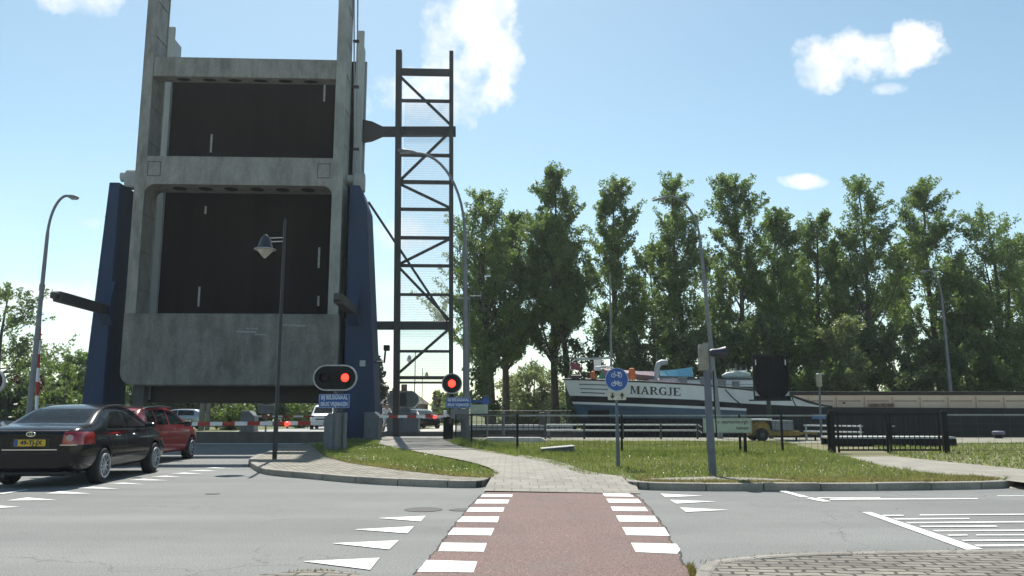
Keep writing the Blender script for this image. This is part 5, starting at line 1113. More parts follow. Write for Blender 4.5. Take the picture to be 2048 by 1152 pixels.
def build_car(name, label, loc, head, st, paint, panels, wb, r, track, spokes, group=None, arches=True, ground=0.0):
    t = thing(name, label, 'car' if 'van' not in name else 'van', (loc[0], loc[1], ground), head, group)
    sh = car_shell(st, 'body'); x_off = 0
    me = bake(sh); bpy.data.objects.remove(sh)
    tmp = link('tmp', me)
    cut = M()
    for x in (0, wb):
        for sg in (-1, 1): cut.lathe([(r * 1.14, -.20), (r * 1.14, .20)], (x, sg * (track / 2 + .06), r + .01), 'Y', 36)
    cu = link('cutter', cut.mesh('cutter', plastic)); me.materials.append(paint); me.materials.append(plastic)
    bo = tmp.modifiers.new('B', 'BOOLEAN'); bo.operation = 'DIFFERENCE'; bo.object = cu; bo.solver = 'EXACT'; bo.material_mode = 'TRANSFER'
    me2 = bake(tmp); bpy.data.objects.remove(tmp); bpy.data.objects.remove(cu)
    bm = bmesh.new(); bm.from_mesh(me2); bmesh.ops.recalc_face_normals(bm, faces=bm.faces)
    mats = [m_ for m_ in me2.materials]; arch_idx = [i for i, m_ in enumerate(mats) if m_ and m_.name.startswith('black_plastic')]
    lay = bm.faces.layers.int.new('pan')
    for f in bm.faces:
        if f.material_index in arch_idx: f[lay] = 1
    names = [('body', paint), ('wheel_arch', plastic)]
    for (pn, pm, ax, poly, test) in panels:
        fs = cut_convex(bm, None, poly, ax, lambda f, te=test: f[lay] != 1 and te(f.calc_center_median(), f.normal)); idx = len(names); names.append((pn, pm))
        for f in fs: f[lay] = idx
    from mathutils.bvhtree import BVHTree
    BVH[name] = BVHTree.FromBMesh(bm)
    bmesh.ops.recalc_face_normals(bm, faces=bm.faces); bm.verts.index_update()
    body_o = None
    for idx, (pn, pm) in enumerate(names):
        fs = [f for f in bm.faces if f[lay] == idx]
        if not fs: continue
        vm = {}; V_, F_ = [], []
        for f in fs:
            q_ = []
            for v_ in f.verts:
                if v_.index not in vm: vm[v_.index] = len(V_); V_.append(tuple(v_.co))
                q_.append(vm[v_.index])
            F_.append(q_)
        m_ = bpy.data.meshes.new(pn); m_.from_pydata(V_, [], F_); m_.materials.append(pm)
        for p_ in m_.polygons: p_.use_smooth = True
        oo = link(pn, m_, t if body_o is None or pn != 'wheel_arch' else body_o)
        if idx == 0: body_o = oo
    bm.free()
    wheel_set(t, (0, wb), track, r, .21, spokes)
    return t, body_o
def refresh(bm): bm.verts.index_update()
L_ = lambda c, n: c.y > .35 and n.z < .85
Rt = lambda c, n: c.y < -.35 and n.z < .85
RearT = lambda c, n: c.x < 1.2 and n.x < -.12
FrontT = lambda c, n: c.x > 1.5 and n.x > .12
sedan = [(-.98, .70, .34, .80, .62, .90, .93), (-.95, .80, .26, .86, .70, .96, .98), (-.80, .865, .23, .93, .745, 1.035, 1.055), (-.48, .88, .22, .955, .75, 1.065, 1.085), (-.30, .88, .22, .96, .745, 1.085, 1.115), (.05, .88, .21, .965, .69, 1.235, 1.285), (.45, .88, .21, .965, .64, 1.375, 1.43), (.95, .88, .21, .96, .63, 1.415, 1.47), (1.5, .88, .21, .955, .635, 1.405, 1.465), (1.95, .88, .21, .95, .645, 1.335, 1.40), (2.35, .88, .21, .94, .70, 1.15, 1.20), (2.72, .88, .21, .93, .77, .97, 1.01), (3.1, .875, .22, .86, .74, .89, .94), (3.45, .83, .24, .74, .68, .79, .84), (3.62, .76, .28, .66, .6, .69, .73), (3.68, .68, .34, .60, .52, .63, .66)]
def seam(a, b, w=.007): d = Vector((b[0] - a[0], b[1] - a[1])).normalized(); n = Vector((-d.y, d.x)) * w; return [(a[0] + n.x, a[1] + n.y), (b[0] + n.x, b[1] + n.y), (b[0] - n.x, b[1] - n.y), (a[0] - n.x, a[1] - n.y)]
pan = [('rear_window', cglass, 0, [(-.60, 1.105), (.60, 1.105), (.56, 1.37), (-.56, 1.37)], lambda c, n: c.x < .6 and n.x < -.1), ('windscreen', cglass, 0, [(-.68, 1.0), (.68, 1.0), (.55, 1.36), (-.55, 1.36)], lambda c, n: c.x > 1.6 and n.x > .1)]
for sg, tt in ((1, L_), (-1, Rt)):
    pan += [('side_window', cglass, 1, [(.22, 1.0), (1.02, .99), (1.02, 1.375), (.62, 1.365)], tt), ('side_window', cglass, 1, [(1.12, .99), (2.34, .975), (1.92, 1.31), (1.5, 1.375), (1.12, 1.38)], tt),
            ('door_seam', plastic, 1, seam((1.07, .30), (1.07, .98)), tt), ('door_seam', plastic, 1, seam((2.22, .32), (2.28, .96)), tt), ('door_seam', plastic, 1, seam((.44, .58), (.20, .96)), tt)]
pan += [('trunk_seam', plastic, 0, seam((-.6, .985), (.6, .985)), lambda c, n: c.x < 0 and n.x < -.2), ('tail_light', tailm, 0, [(-.92, .74), (-.52, .74), (-.56, .98), (-.92, .95)], lambda c, n: c.x < -.42 and c.x > -1.1 and n.z < .75), ('tail_light', tailm, 0, [(.92, .74), (.52, .74), (.56, .98), (.92, .95)], lambda c, n: c.x < -.42 and c.x > -1.1 and n.z < .75), ('bumper_line', plastic, 0, seam((-.9, .60), (.9, .60), .006), lambda c, n: c.x < -.3 and n.x < -.1)]
DKH = R(95); dk_, dkb = build_car('dark_sedan', 'black sedan seen from behind waiting at the barrier', (-8.50, 15.2), DKH, sedan, car_k, pan, 2.70, .325, 1.56, 10)
D_ = 'dark_sedan'
pl_ = obj('number_plate', M().prism(rrect(.52, .115, .012, 2), 0, -.012, 0), platem, dk_); pl_.location = (rear_x(D_, 0, .775) - .008, 0, .775)
obj('blue_band', M().span((-.016, .20, -.052), (-.011, .255, .052)), sign_b, pl_); text('lettering', '49-TJ-JX', .105, (-.016, -.025, 0), ink, pl_, rot=(R(90), 0, R(-90)), bold=.003, sx=1.0)
obj('plate_recess', M().prism(rrect(.66, .17, .03, 3), 0, rear_x(D_, 0, .775) - .006, rear_x(D_, 0, .775) + .01), plastic, dk_, loc=(0, 0, .775))
x_ = rear_x(D_, 0, .655); obj('chrome_strip', M().span((x_ - .014, -.46, .648), (x_ + .01, .46, .664)), chrome, dk_)
for sg in (-1, 1):
    for k_ in range(4):
        ya, yb_ = .50 + k_ * .09, .59 + k_ * .09; xa, xb = rear_x(D_, ya, .735), rear_x(D_, yb_, .735)
        if k_ == 0: tm = M()
        tm.beam((xa - .006, sg * ya, .735), (xb - .006, sg * yb_, .735), .014, .014)
    obj('tail_trim', tm, chrome, dk_)
    obj('reverse_lens', M().lathe([(.058, .0), (.058, -.012), (.045, -.02)], (rear_x(D_, .66, .86) - .002, sg * .66, .86), 'X', 16), tailm2, dk_)
em = M(); ringprism(em, [(.078 * math.cos(R(a)), .046 * math.sin(R(a))) for a in range(0, 360, 15)], [(.064 * math.cos(R(a)), .034 * math.sin(R(a))) for a in range(0, 360, 15)], 0, -.010, .004); ringprism(em, [(.022 * math.cos(R(a)), .040 * math.sin(R(a))) for a in range(0, 360, 20)], [(.015 * math.cos(R(a)), .030 * math.sin(R(a))) for a in range(0, 360, 20)], 0, -.010, .004)
e_ = obj('emblem', em, chrome, dk_); e_.location = (rear_x(D_, 0, .925), 0, .925)
obj('bumper_valance', M().span((-.93, -.62, .20), (-.6, .62, .30)), plastic, dk_, bevel=.03); obj('exhaust', M().tube([(-.95, .42, .21), (-.6, .42, .22)], .035, 12), steel_d, dk_)
for sg in (-1, 1):
    mir = obj('wing_mirror', M().box((1.98, sg * .98, 1.02), (.12, .20, .14)), car_k, dk_, bevel=.04); obj('mirror_glass', M().box((1.915, sg * .985, 1.02), (.01, .15, .10)), mirrorm, mir)
    for x in (.62, 1.52): obj('door_handle', M().box((x, sg * (side_y(D_, x, .86) + .012), .86), (.20, .035, .028)), chrome, dk_, bevel=.01)
    obj('side_moulding', M().beam((.45, sg * (side_y(D_, .5, .48) + .006), .48), (2.2, sg * (side_y(D_, 2.1, .48) + .006), .48), .03, .045), car_k, dk_, bevel=.008); obj('window_trim', M().beam((.2, sg * (side_y(D_, .2, .985) + .004), .985), (2.3, sg * (side_y(D_, 2.3, .962) + .004), .962), .012, .014), chrome, dk_)
for (x, y) in ((.35, -.42), (.35, .0), (.35, .42), (1.25, -.38), (1.25, .38)):
    so_ = obj('seat', M().span((x - .08, y - .2, .5), (x + .06, y + .2, 1.05)), seatm, dk_, bevel=.05); obj('headrest', M().span((x - .06, y - .12, 1.08), (x + .03, y + .12, 1.24)), seatm, so_, bevel=.04)
obj('roof_rail', M().tube([(.55, -.62, 1.43), (1.2, -.62, 1.455), (1.75, -.63, 1.40)], .012, 6), plastic, dk_); obj('roof_rail', M().tube([(.55, .62, 1.43), (1.2, .62, 1.455), (1.75, .63, 1.40)], .012, 6), plastic, dk_)

wagon = [(-.80, .68, .36, .85, .58, 1.0, 1.03), (-.77, .79, .27, .90, .66, 1.05, 1.08), (-.66, .84, .23, .93, .66, 1.18, 1.22), (-.42, .86, .21, .945, .63, 1.36, 1.41), (-.05, .87, .21, .95, .63, 1.40, 1.46), (.7, .87, .21, .945, .635, 1.415, 1.48), (1.3, .87, .21, .935, .635, 1.39, 1.455), (1.75, .87, .21, .93, .65, 1.30, 1.36), (2.2, .87, .21, .92, .70, 1.10, 1.15), (2.55, .865, .21, .91, .74, .98, 1.02), (2.95, .84, .23, .80, .70, .86, .91), (3.22, .77, .27, .70, .6, .74, .78), (3.32, .68, .34, .6, .5, .63, .66)]
panw = [('rear_window', cglass, 0, [(-.54, 1.08), (.54, 1.08), (.5, 1.34), (-.5, 1.34)], lambda c, n: c.x < .2 and n.x < -.2), ('windscreen', cglass, 0, [(-.66, 1.0), (.66, 1.0), (.55, 1.33), (-.55, 1.33)], lambda c, n: c.x > 1.4 and n.x > .1), ('tail_light', tailm, 0, [(-.9, .84), (-.6, .84), (-.55, 1.22), (-.9, 1.22)], lambda c, n: c.x < -.35), ('tail_light', tailm, 0, [(.9, .84), (.6, .84), (.55, 1.22), (.9, 1.22)], lambda c, n: c.x < -.35)]
for tt in (L_, Rt): panw += [('side_window', cglass, 1, [(-.35, 1.02), (.15, .99), (.15, 1.36), (-.25, 1.33)], tt), ('side_window', cglass, 1, [(.22, .99), (.92, .98), (.92, 1.37), (.22, 1.37)], tt), ('side_window', cglass, 1, [(1.0, .98), (2.15, .965), (1.75, 1.27), (1.35, 1.355), (1.0, 1.37)], tt), ('door_seam', plastic, 1, seam((.96, .3), (.96, .97)), tt), ('door_seam', plastic, 1, seam((2.05, .32), (2.1, .95)), tt)]
RDH = R(91.5); rd, rdb = build_car('red_hatchback', 'dark red hatchback with silver roof rails ahead of the black sedan', (-9.96, 20.75), RDH, wagon, car_r, panw, 2.55, .31, 1.52, 8)
for sg in (-1, 1):
    obj('roof_rail', M().tube([(-.3, sg * .63, 1.40), (-.1, sg * .63, 1.44), (.7, sg * .64, 1.475), (1.2, sg * .64, 1.45), (1.4, sg * .645, 1.41)], .026, 8), chrome, rd)
    mir = obj('wing_mirror', M().box((1.85, sg * .97, 1.0), (.13, .20, .15)), plastic, rd, bevel=.04); obj('mirror_glass', M().box((1.78, sg * .975, 1.0), (.01, .15, .11)), mirrorm, mir)
    for x in (.35, 1.25): obj('door_handle', M().box((x, sg * .862, .86), (.18, .035, .03)), car_r, rd, bevel=.01)
for (x, y) in ((.2, -.4), (.2, .4), (1.1, -.36), (1.1, .36)): obj('seat', M().span((x - .08, y - .2, .5), (x + .06, y + .2, 1.2)), seatm, rd, bevel=.06)
rp = obj('number_plate', M().prism(rrect(.52, .115, .012, 2), 0, -.012, 0), platem, rd); rp.location = (rear_x('red_hatchback', 0, .7) - .006, 0, .7)

van = [(-.75, .72, .38, .95, .68, 1.5, 1.62), (-.72, .82, .28, .98, .74, 1.60, 1.72), (-.4, .87, .25, 1.0, .77, 1.66, 1.78), (.6, .88, .24, 1.0, .78, 1.68, 1.80), (1.6, .88, .24, 1.0, .76, 1.66, 1.78), (2.0, .88, .24, 1.0, .74, 1.58, 1.68), (2.45, .88, .24, 1.0, .77, 1.25, 1.32), (2.75, .88, .24, .98, .76, 1.06, 1.10), (3.2, .85, .26, .84, .72, .94, .99), (3.4, .8, .3, .74, .64, .84, .88), (3.45, .7, .36, .66, .55, .74, .78)]
panv = [('windscreen', cglass, 0, [(-.66, 1.1), (.66, 1.1), (.6, 1.58), (-.6, 1.58)], lambda c, n: c.x > 1.5 and n.x > .1), ('headlight', headm, 0, [(-.78, .70), (-.5, .66), (-.52, .82), (-.78, .86)], lambda c, n: c.x > 2.9 and n.x > .05), ('headlight', headm, 0, [(.78, .70), (.5, .66), (.52, .82), (.78, .86)], lambda c, n: c.x > 2.9 and n.x > .05), ('grille', plastic, 0, [(-.42, .66), (.42, .66), (.42, .76), (-.42, .76)], lambda c, n: c.x > 2.9 and n.x > .05), ('bumper', plastic, 0, [(-.8, .36), (.8, .36), (.8, .52), (-.8, .52)], lambda c, n: c.x > 2.9 and n.x > .05)]
for tt in (L_, Rt): panv += [('side_window', cglass, 1, [(1.15, 1.08), (2.4, 1.06), (2.0, 1.55), (1.15, 1.6)], tt)]
vn, vnb = build_car('delivery_van', 'small white van facing the camera beyond the bridge', (P(645, 850, 59).x, 60.5), R(-84), van, car_w, panv, 2.7, .32, 1.52, 5, ground=.12)
for sg in (-1, 1): obj('wing_mirror', M().box((2.25, sg * 1.0, 1.15), (.12, .2, .2)), plastic, vn, bevel=.04)
panf = [('windscreen', cglass, 0, [(-.66, 1.0), (.66, 1.0), (.55, 1.33), (-.55, 1.33)], lambda c, n: c.x > 1.4 and n.x > .1), ('rear_window', cglass, 0, [(-.54, 1.08), (.54, 1.08), (.5, 1.34), (-.5, 1.34)], lambda c, n: c.x < .2 and n.x < -.2)]
for tt in (L_, Rt): panf += [('side_window', cglass, 1, [(-.3, 1.0), (.92, .98), (.92, 1.37), (-.2, 1.34)], tt), ('side_window', cglass, 1, [(1.0, .98), (2.15, .965), (1.75, 1.27), (1.35, 1.355), (1.0, 1.37)], tt)]
sv, _ = build_car('silver_car', 'silver car parked across the canal under the raised bridge', (P(388, 850, 60).x, 60, 0), R(178), wagon, car_s, panf, 2.55, .31, 1.52, 8, group='far parked cars', ground=.1)
dc, _ = build_car('dark_car', 'dark car parked beyond the wide barrier housing near the house', (P(826, 838, 62).x, 63, 0), R(-60), wagon, car_k, panf, 2.55, .31, 1.52, 8, group='far parked cars', ground=.1)
wc, _ = build_car('white_car', 'white car parked behind the dark car near the house', (P(842, 838, 74).x, 75, 0), R(-75), wagon, car_w, panf, 2.55, .31, 1.52, 8, group='far parked cars', ground=.1)

# ------------------------------------------------------------------ cyclist waiting on the far side of the footbridge gap
def skin_mesh(name, joints, edges, mat, parent, lvl=2, root=0):
    me = bpy.data.meshes.new(name); me.from_pydata([j[0] for j in joints], edges, []); o = link(name, me)
    o.modifiers.new('Skin', 'SKIN')
    for i, j in enumerate(joints): me.skin_vertices[0].data[i].radius = (j[1], j[1] if len(j) < 3 else j[2]); me.skin_vertices[0].data[i].use_root = i == root
    s = o.modifiers.new('S', 'SUBSURF'); s.levels = lvl; s.render_levels = lvl
    m2 = bake(o); bpy.data.objects.remove(o); m2.materials.clear(); m2.materials.append(mat)
    for p_ in m2.polygons: p_.use_smooth = True
    return link(name, m2, parent)
cx_ = P(772, 850, 50.6).x
cy = thing('bicycle', 'dark bicycle under the person in white beyond the barrier', 'bicycle', (cx_, 50.6, .12), R(-62))
for x in (-.52, .52): obj('wheel', M().lathe([(.30, -.015), (.34, -.018), (.34, .018), (.30, .015)], (x, 0, .34), 'Y', 28), rubber, cy)
fm = M()
for a, b in (((.52, .34), (.40, .85)), ((.40, .80), (-.12, .78)), ((.40, .70), (.0, .30)), ((-.18, .92), (.0, .30)), ((0, .30), (-.52, .34)), ((-.14, .74), (-.52, .34)), ((.40, .85), (.36, 1.02))): fm.tube([(a[0], 0, a[1]), (b[0], 0, b[1])], .018, 8)
fm.tube([(.30, -.28, 1.04), (.36, 0, 1.03), (.30, .28, 1.04)], .014, 8); obj('frame', fm, black, cy); obj('saddle', M().box((-.2, 0, .95), (.26, .15, .05)), black, cy, bevel=.02)
pn = thing('person', 'person in white clothes sitting bent forward on a bicycle beyond the barrier', 'person', (cx_, 50.6, .12), R(-62))
J = [((-.18, 0, 1.00), .125, .15), ((-.10, 0, 1.18), .115, .14), ((.02, 0, 1.38), .12, .17), ((.07, 0, 1.47), .055), ((.11, 0, 1.54), .06), ((.14, 0, 1.62), .095, .085), ((.15, 0, 1.70), .08, .075),
     ((.02, .18, 1.40), .055), ((.12, .24, 1.20), .045), ((.30, .27, 1.07), .034), ((.36, .27, 1.05), .03), ((.02, -.18, 1.40), .055), ((.12, -.24, 1.20), .045), ((.30, -.27, 1.07), .034), ((.36, -.27, 1.05), .03),
     ((-.16, .09, .95), .09), ((.22, .11, .78), .07), ((.08, .12, .42), .05), ((.04, .12, .16), .04), ((.16, .12, .11), .035), ((-.16, -.09, .95), .09), ((.18, -.13, .62), .07), ((.02, -.18, .30), .05), ((-.02, -.22, .06), .04), ((.12, -.22, .03), .035)]
E_ = [(0, 1), (1, 2), (2, 3), (3, 4), (4, 5), (5, 6), (2, 7), (7, 8), (8, 9), (9, 10), (2, 11), (11, 12), (12, 13), (13, 14), (0, 15), (15, 16), (16, 17), (17, 18), (18, 19), (0, 20), (20, 21), (21, 22), (22, 23), (23, 24)]
bod = skin_mesh('body', J, E_, skin, pn, 2)
def grow(ids, extra): return [(J[i][0],) + tuple(r_ + extra for r_ in J[i][1:]) for i in ids]
ids = [0, 1, 2, 7, 8, 9, 11, 12, 13]; skin_mesh('shirt', grow(ids, .022), [(0, 1), (1, 2), (2, 3), (3, 4), (4, 5), (2, 6), (6, 7), (7, 8)], whitecloth, pn)
ids = [0, 15, 16, 17, 20, 21, 22]; skin_mesh('trousers', grow(ids, .020), [(0, 1), (1, 2), (2, 3), (0, 4), (4, 5), (5, 6)], whitecloth, pn)
skin_mesh('hair', [((.11, 0, 1.70), .085, .085), ((.10, 0, 1.62), .07, .08), ((.08, 0, 1.56), .05)], [(0, 1), (1, 2)], pbr('hair_white', (.55, .52, .46), .8), pn)
skin_mesh('shoes', [((.03, .12, .13), .05), ((.18, .12, .09), .045)], [(0, 1)], black, pn); skin_mesh('shoes', [((-.03, -.22, .06), .05), ((.14, -.22, .03), .045)], [(0, 1)], black, pn)
for sg in (-1, 1):
    hand = M()
    for i in range(5): hand.tube([(.33, sg * (.245 + .017 * i), 1.06), (.385, sg * (.245 + .017 * i), 1.055), (.40, sg * (.245 + .017 * i), 1.03), (.385, sg * (.245 + .017 * i), 1.015)], [.011, .010, .009, .007], 6)
    obj('hand_fingers', hand, skin, bod)
fc = M().box((.236, 0, 1.635), (.03, .022, .035)); fc.box((.222, .032, 1.665), (.012, .02, .012)); fc.box((.222, -.032, 1.665), (.012, .02, .012)); fc.box((.222, 0, 1.595), (.012, .05, .01)); obj('face', fc, skin, bod)

# ------------------------------------------------------------------ house across the canal
hs = thing('brick_house', 'low brick house with a brown hipped roof beyond the truss footbridge', 'house', (P(800, 830, 88).x, 88, .1))
x0_, x1_ = P(728, 830, 88).x - hs.location.x, P(846, 830, 88).x - hs.location.x; ez = P(800, 808, 88).z; rz_ = P(800, 781, 88).z; xm0, xm1 = P(775, 781, 88).x - hs.location.x, P(816, 781, 88).x - hs.location.x
obj('wall', M().span((x0_ + .3, 0, -.1), (x1_ - .3, 8, ez)), wallm, hs)
rf = M(); a = [(x0_, -.4, ez - .1), (x1_, -.4, ez - .1), (x1_, 8.4, ez - .1), (x0_, 8.4, ez - .1)]; b = [(xm0, 4, rz_), (xm1, 4, rz_)]
rf.quad([a[0], a[1], b[1], b[0]]); rf.quad([a[2], a[3], b[0], b[1]]); rf.quad([a[1], a[2], b[1]]); rf.quad([a[3], a[0], b[0]]); rf.quad(a); rfo = obj('roof', rf, roofm, hs)
for x in (x0_ + 1.6, x0_ + 3.8, x1_ - 2.0): wo2 = obj('window', M().span((x - .5, -.03, .9), (x + .5, .02, 1.9)), black, hs); obj('window_frame', ringprism(M(), [(x - .55, .85), (x + .55, .85), (x + .55, 1.95), (x - .55, 1.95)], [(x - .47, .93), (x + .47, .93), (x + .47, 1.87), (x - .47, 1.87)], 1, -.06, .0), white_p, wo2)
obj('chimney', M().span((xm0 + 1, 3.6, rz_ - .5), (xm0 + 1.6, 4.2, rz_ + .7)), wallm, rfo)

# ------------------------------------------------------------------ trees
LEAF = {'poplar': leafmat('poplar_leaf', (.095, .158, .062), (.225, .30, .115), .5), 'dark': leafmat('dark_leaf', (.065, .10, .055), (.145, .19, .09), .46), 'bright': leafmat('bright_leaf', (.080, .125, .050), (.185, .24, .095), .5),
        'willow': leafmat('willow_leaf', (.13, .165, .085), (.25, .28, .16), .5), 'red': leafmat('copper_leaf', (.045, .022, .02), (.11, .05, .04), .35), 'fir': leafmat('fir_leaf', (.010, .024, .014), (.03, .05, .028), .2)}
def leaf_quads(c, n, size):
    """n leaves around centre points c (k,4: x,y,z,radius)"""
    k = rng.integers(0, len(c), n); d = rng.normal(0, 1, (n, 3)); d /= np.linalg.norm(d, axis=1)[:, None]; rr_ = rng.random(n) ** .45
    p = c[k, :3] + d * (c[k, 3] * rr_)[:, None]
    a = rng.normal(0, 1, (n, 3)); a /= np.linalg.norm(a, axis=1)[:, None]; b = np.cross(a, rng.normal(0, 1, (n, 3))); b /= np.linalg.norm(b, axis=1)[:, None]
    s = size * rng.uniform(.6, 1.25, n); a *= (s * .66)[:, None]; b *= (s * .33)[:, None]
    v_ = np.stack([p - a, p + b * 1.0 - a * .1, p + a, p - b * 1.0 - a * .1], 1)
    return v_.reshape(-1, 3)
def tree(name, label, base, H, rad, kind='poplar', n=9000, size=.30, trunk=.26, bare=.22, lean=(0, 0), fork=0, group='trees across the canal', shape='poplar', seed=None, limbs=26, clump=1.0, droop=0, feather=False):
    r_ = random.Random(seed if seed is not None else int(base[0] * 131 + base[1] * 17)); t = thing(name, label, 'tree' if 'bush' not in name and 'shrub' not in name else 'shrub', base, 0, group)
    tr = M(); C_ = []
    stems = [(0.0, 0.0, 1.0)] + [(r_.uniform(-.18, .18) * H * .5, r_.uniform(-.1, .1) * H * .5, r_.uniform(.78, .95)) for _ in range(fork)]
    def prof(u):         # crown half width, u from the crown's base to its tip
        u = min(1, max(0, u))
        if shape == 'poplar': return (1 - (1 - min(1, u / .34)) ** 2 * .72) * max(.0, 1 - u ** 2.3) ** .72 + .05
        if shape == 'round': return math.sqrt(max(0, 1 - (2 * u - 1) ** 2)) + .05
        return max(.03, (1 - u) * 1.0)
    for (dx, dy, hh) in stems:
        pts, rd_ = [], []; n_ = 10; jx = r_.uniform(0, 6)
        def stem(u): return Vector((lean[0] * u * H + dx * u ** 1.3 + math.sin(u * 5 + jx) * .018 * H * u, lean[1] * u * H + dy * u + math.cos(u * 4 + jx) * .01 * H, H * hh * u))
        for i in range(n_ + 1):
            u = i / n_; pts.append(stem(u)); rd_.append(max(.02, trunk * (1.15 - u) ** 1.1 * (1 if dx == 0 else .7)))
        tr.tube(pts, rd_, 8)
        nl = limbs if dx == 0 else limbs // 2
        for i in range(nl):
            u = (i + r_.random()) / nl; he = bare + (1 - bare) * u * .97; az = r_.uniform(0, 2 * math.pi)
            Rr = rad * prof(u) * (r_.uniform(.55, 1.08) if dx == 0 else r_.uniform(.3, .75)); up = {'poplar': r_.uniform(1.1, 2.3), 'round': r_.uniform(.2, .8), 'fir': r_.uniform(-.35, -.1)}[shape]
            h0 = max(bare * .7, he - Rr * up / H); p0 = stem(h0); e = stem(he) + Vector((math.cos(az) * Rr, math.sin(az) * Rr, 0)); e.z = he * H * hh
            mid = p0.lerp(e, .5) + Vector((0, 0, -.10 * Rr)); r0 = max(.016, trunk * (1.1 - h0) * .32)
            tr.tube([p0, mid, e], [r0, r0 * .6, .012], 5, caps=False)
            if shape == 'poplar' or feather:
                for tw in range(6):
                    tt = r_.uniform(.30, 1.0); q0 = p0.lerp(mid, tt * 2) if tt < .5 else mid.lerp(e, tt * 2 - 1); dirv = Vector((math.cos(az) * .45 + r_.uniform(-.8, .8), math.sin(az) * .45 + r_.uniform(-.8, .8), r_.uniform(.35, 1.15) - (1.0 if droop else 0))).normalized(); ln_ = r_.uniform(.7, 1.6) * (.65 + .17 * rad)
                    q1 = q0 + dirv * ln_; q1.z = min(q1.z, H + .3); tr.tube([q0, q1], [.016, .006], 3, caps=False)
                    for k_ in range(4): q_ = q0.lerp(q1, .25 + .25 * k_); C_.append((q_.x, q_.y, q_.z, clump * r_.uniform(.26, .42) * (1.15 - .13 * k_)))
                continue
            for s_ in range(4):
                q_ = p0.lerp(e, .38 + .21 * s_) + Vector((r_.uniform(-1, 1), r_.uniform(-1, 1), r_.uniform(-.6, .7))) * Rr * .22; cr_ = clump * (.30 + .26 * rad * .5 * (.6 + .6 * r_.random())); C_.append((q_.x, q_.y, q_.z, cr_))
                C_.append((q_.x + r_.uniform(-1, 1) * Rr * .35, q_.y + r_.uniform(-1, 1) * Rr * .35, q_.z + r_.uniform(-.3, .6) * Rr * .4, cr_ * .75))
                if s_ == 3:      # short upright tip sprays give the ragged outline
                    for _ in range(2): C_.append((e.x + r_.uniform(-.35, .35), e.y + r_.uniform(-.35, .35), e.z + r_.uniform(.2, .75), .24))
        for k_ in range(5): C_.append((pts[-1].x + r_.uniform(-.5, .5), pts[-1].y + r_.uniform(-.5, .5), pts[-1].z - r_.uniform(-.2, 1.1), r_.uniform(.22, .42)))
    obj('trunk', tr, barkm, t, smooth=True)
    c = np.array(C_)
    v_ = leaf_quads(c, n, size)
    if droop: v_[:, 2] -= droop * rng.random(len(v_) // 4).repeat(4) * .5
    v_[:, 2] = np.maximum(v_[:, 2], .02)
    link('crown', tri_mesh('crown', v_, 4, LEAF[kind]), t)
    return t
def at(px, Y, z=.1): p = P(px, 825, Y); return (p.x, Y, z)
def ht_(px, py, Y): return P(px, py, Y).z - .1
big = [  # px of trunk, top px y, distance, crown radius, lean, label
    (985, 392, 58, 3.3, (-.05, 0), 1, 'forked poplar nearest the truss footbridge, leaning left'),
    (1012, 430, 61, 2.6, (0, 0), 0, 'slim poplar close behind the forked poplar'),
    (1112, 346, 59, 2.7, (-.01, 0), 0, 'tallest poplar just left of the barge bow'),
    (1145, 440, 57, 1.9, (-.10, 0), 0, 'leaning poplar trunk rising beside the barge bow'),
    (1245, 366, 60, 2.5, (-.03, 0), 0, 'poplar behind the thin mast of the barge'),
    (1385, 360, 59, 2.6, (-.06, 0), 1, 'forked poplar behind the leaning street lamp'),
    (1490, 360, 59, 2.5, (0, 0), 0, 'poplar rising directly behind the black signal board'),
    (1560, 428, 61, 2.6, (.02, 0), 0, 'shorter poplar right of the black signal board'),
    (1650, 436, 63, 3.0, (0, 0), 0, 'shorter rounded poplar above the small lamp box post'),
    (1755, 366, 60, 3.0, (-.02, 0), 1, 'broad poplar behind the beige hold, left of the far lamp'),
    (1890, 366, 60, 2.8, (-.03, 0), 0, 'poplar directly behind the pale far street lamp'),
    (2015, 430, 58, 3.6, (0, 0), 2, 'spreading leafy tree at the right edge above the barge'),
]
for i, (px, py, Y, rd_, ln, fk, lb_) in enumerate(big):
    spread = i == 11
    tree('poplar_tree' if not spread else 'broadleaf_tree', lb_, at(px, Y), ht_(px, py, Y), rd_ * 1.12, 'poplar', 36000, .165, .27, (.33, .36, .34, .50, .33, .30, .28, .28, .22, .22, .22, .2)[i], ln, fk, seed=40 + i, limbs=46, shape='poplar' if not spread else 'round', clump=1.0, feather=True)
back = [(1310, 500, 72, 3.6, 'dark'), (1430, 500, 74, 3.6, 'dark'), (1590, 520, 72, 4.0, 'poplar'), (1690, 500, 74, 4.0, 'poplar'), (1825, 490, 72, 4.0, 'dark'), (1950, 520, 74, 4.2, 'poplar'), (2110, 450, 66, 4.5, 'poplar')]
bl_ = ['dark tree behind, between the mast poplar and the leaning lamp', 'dark tree behind, right of the leaning lamp', 'tree in the back row right of the signal board', 'tree in the back row left of the broad poplar', 'dark tree in the back row between broad poplar and far lamp', 'tree in the back row right of the far lamp', 'tree cut off by the right picture edge']
for (px, py, Y, rd_, kd), lb_ in zip(back, bl_): tree('leafy_tree', lb_, at(px, Y), ht_(px, py, Y), rd_, kd, 11000 if px < 1500 else 17000, .25, .22, .18, seed=px, limbs=26, shape='poplar', clump=1.2, group='back row of trees across the canal')
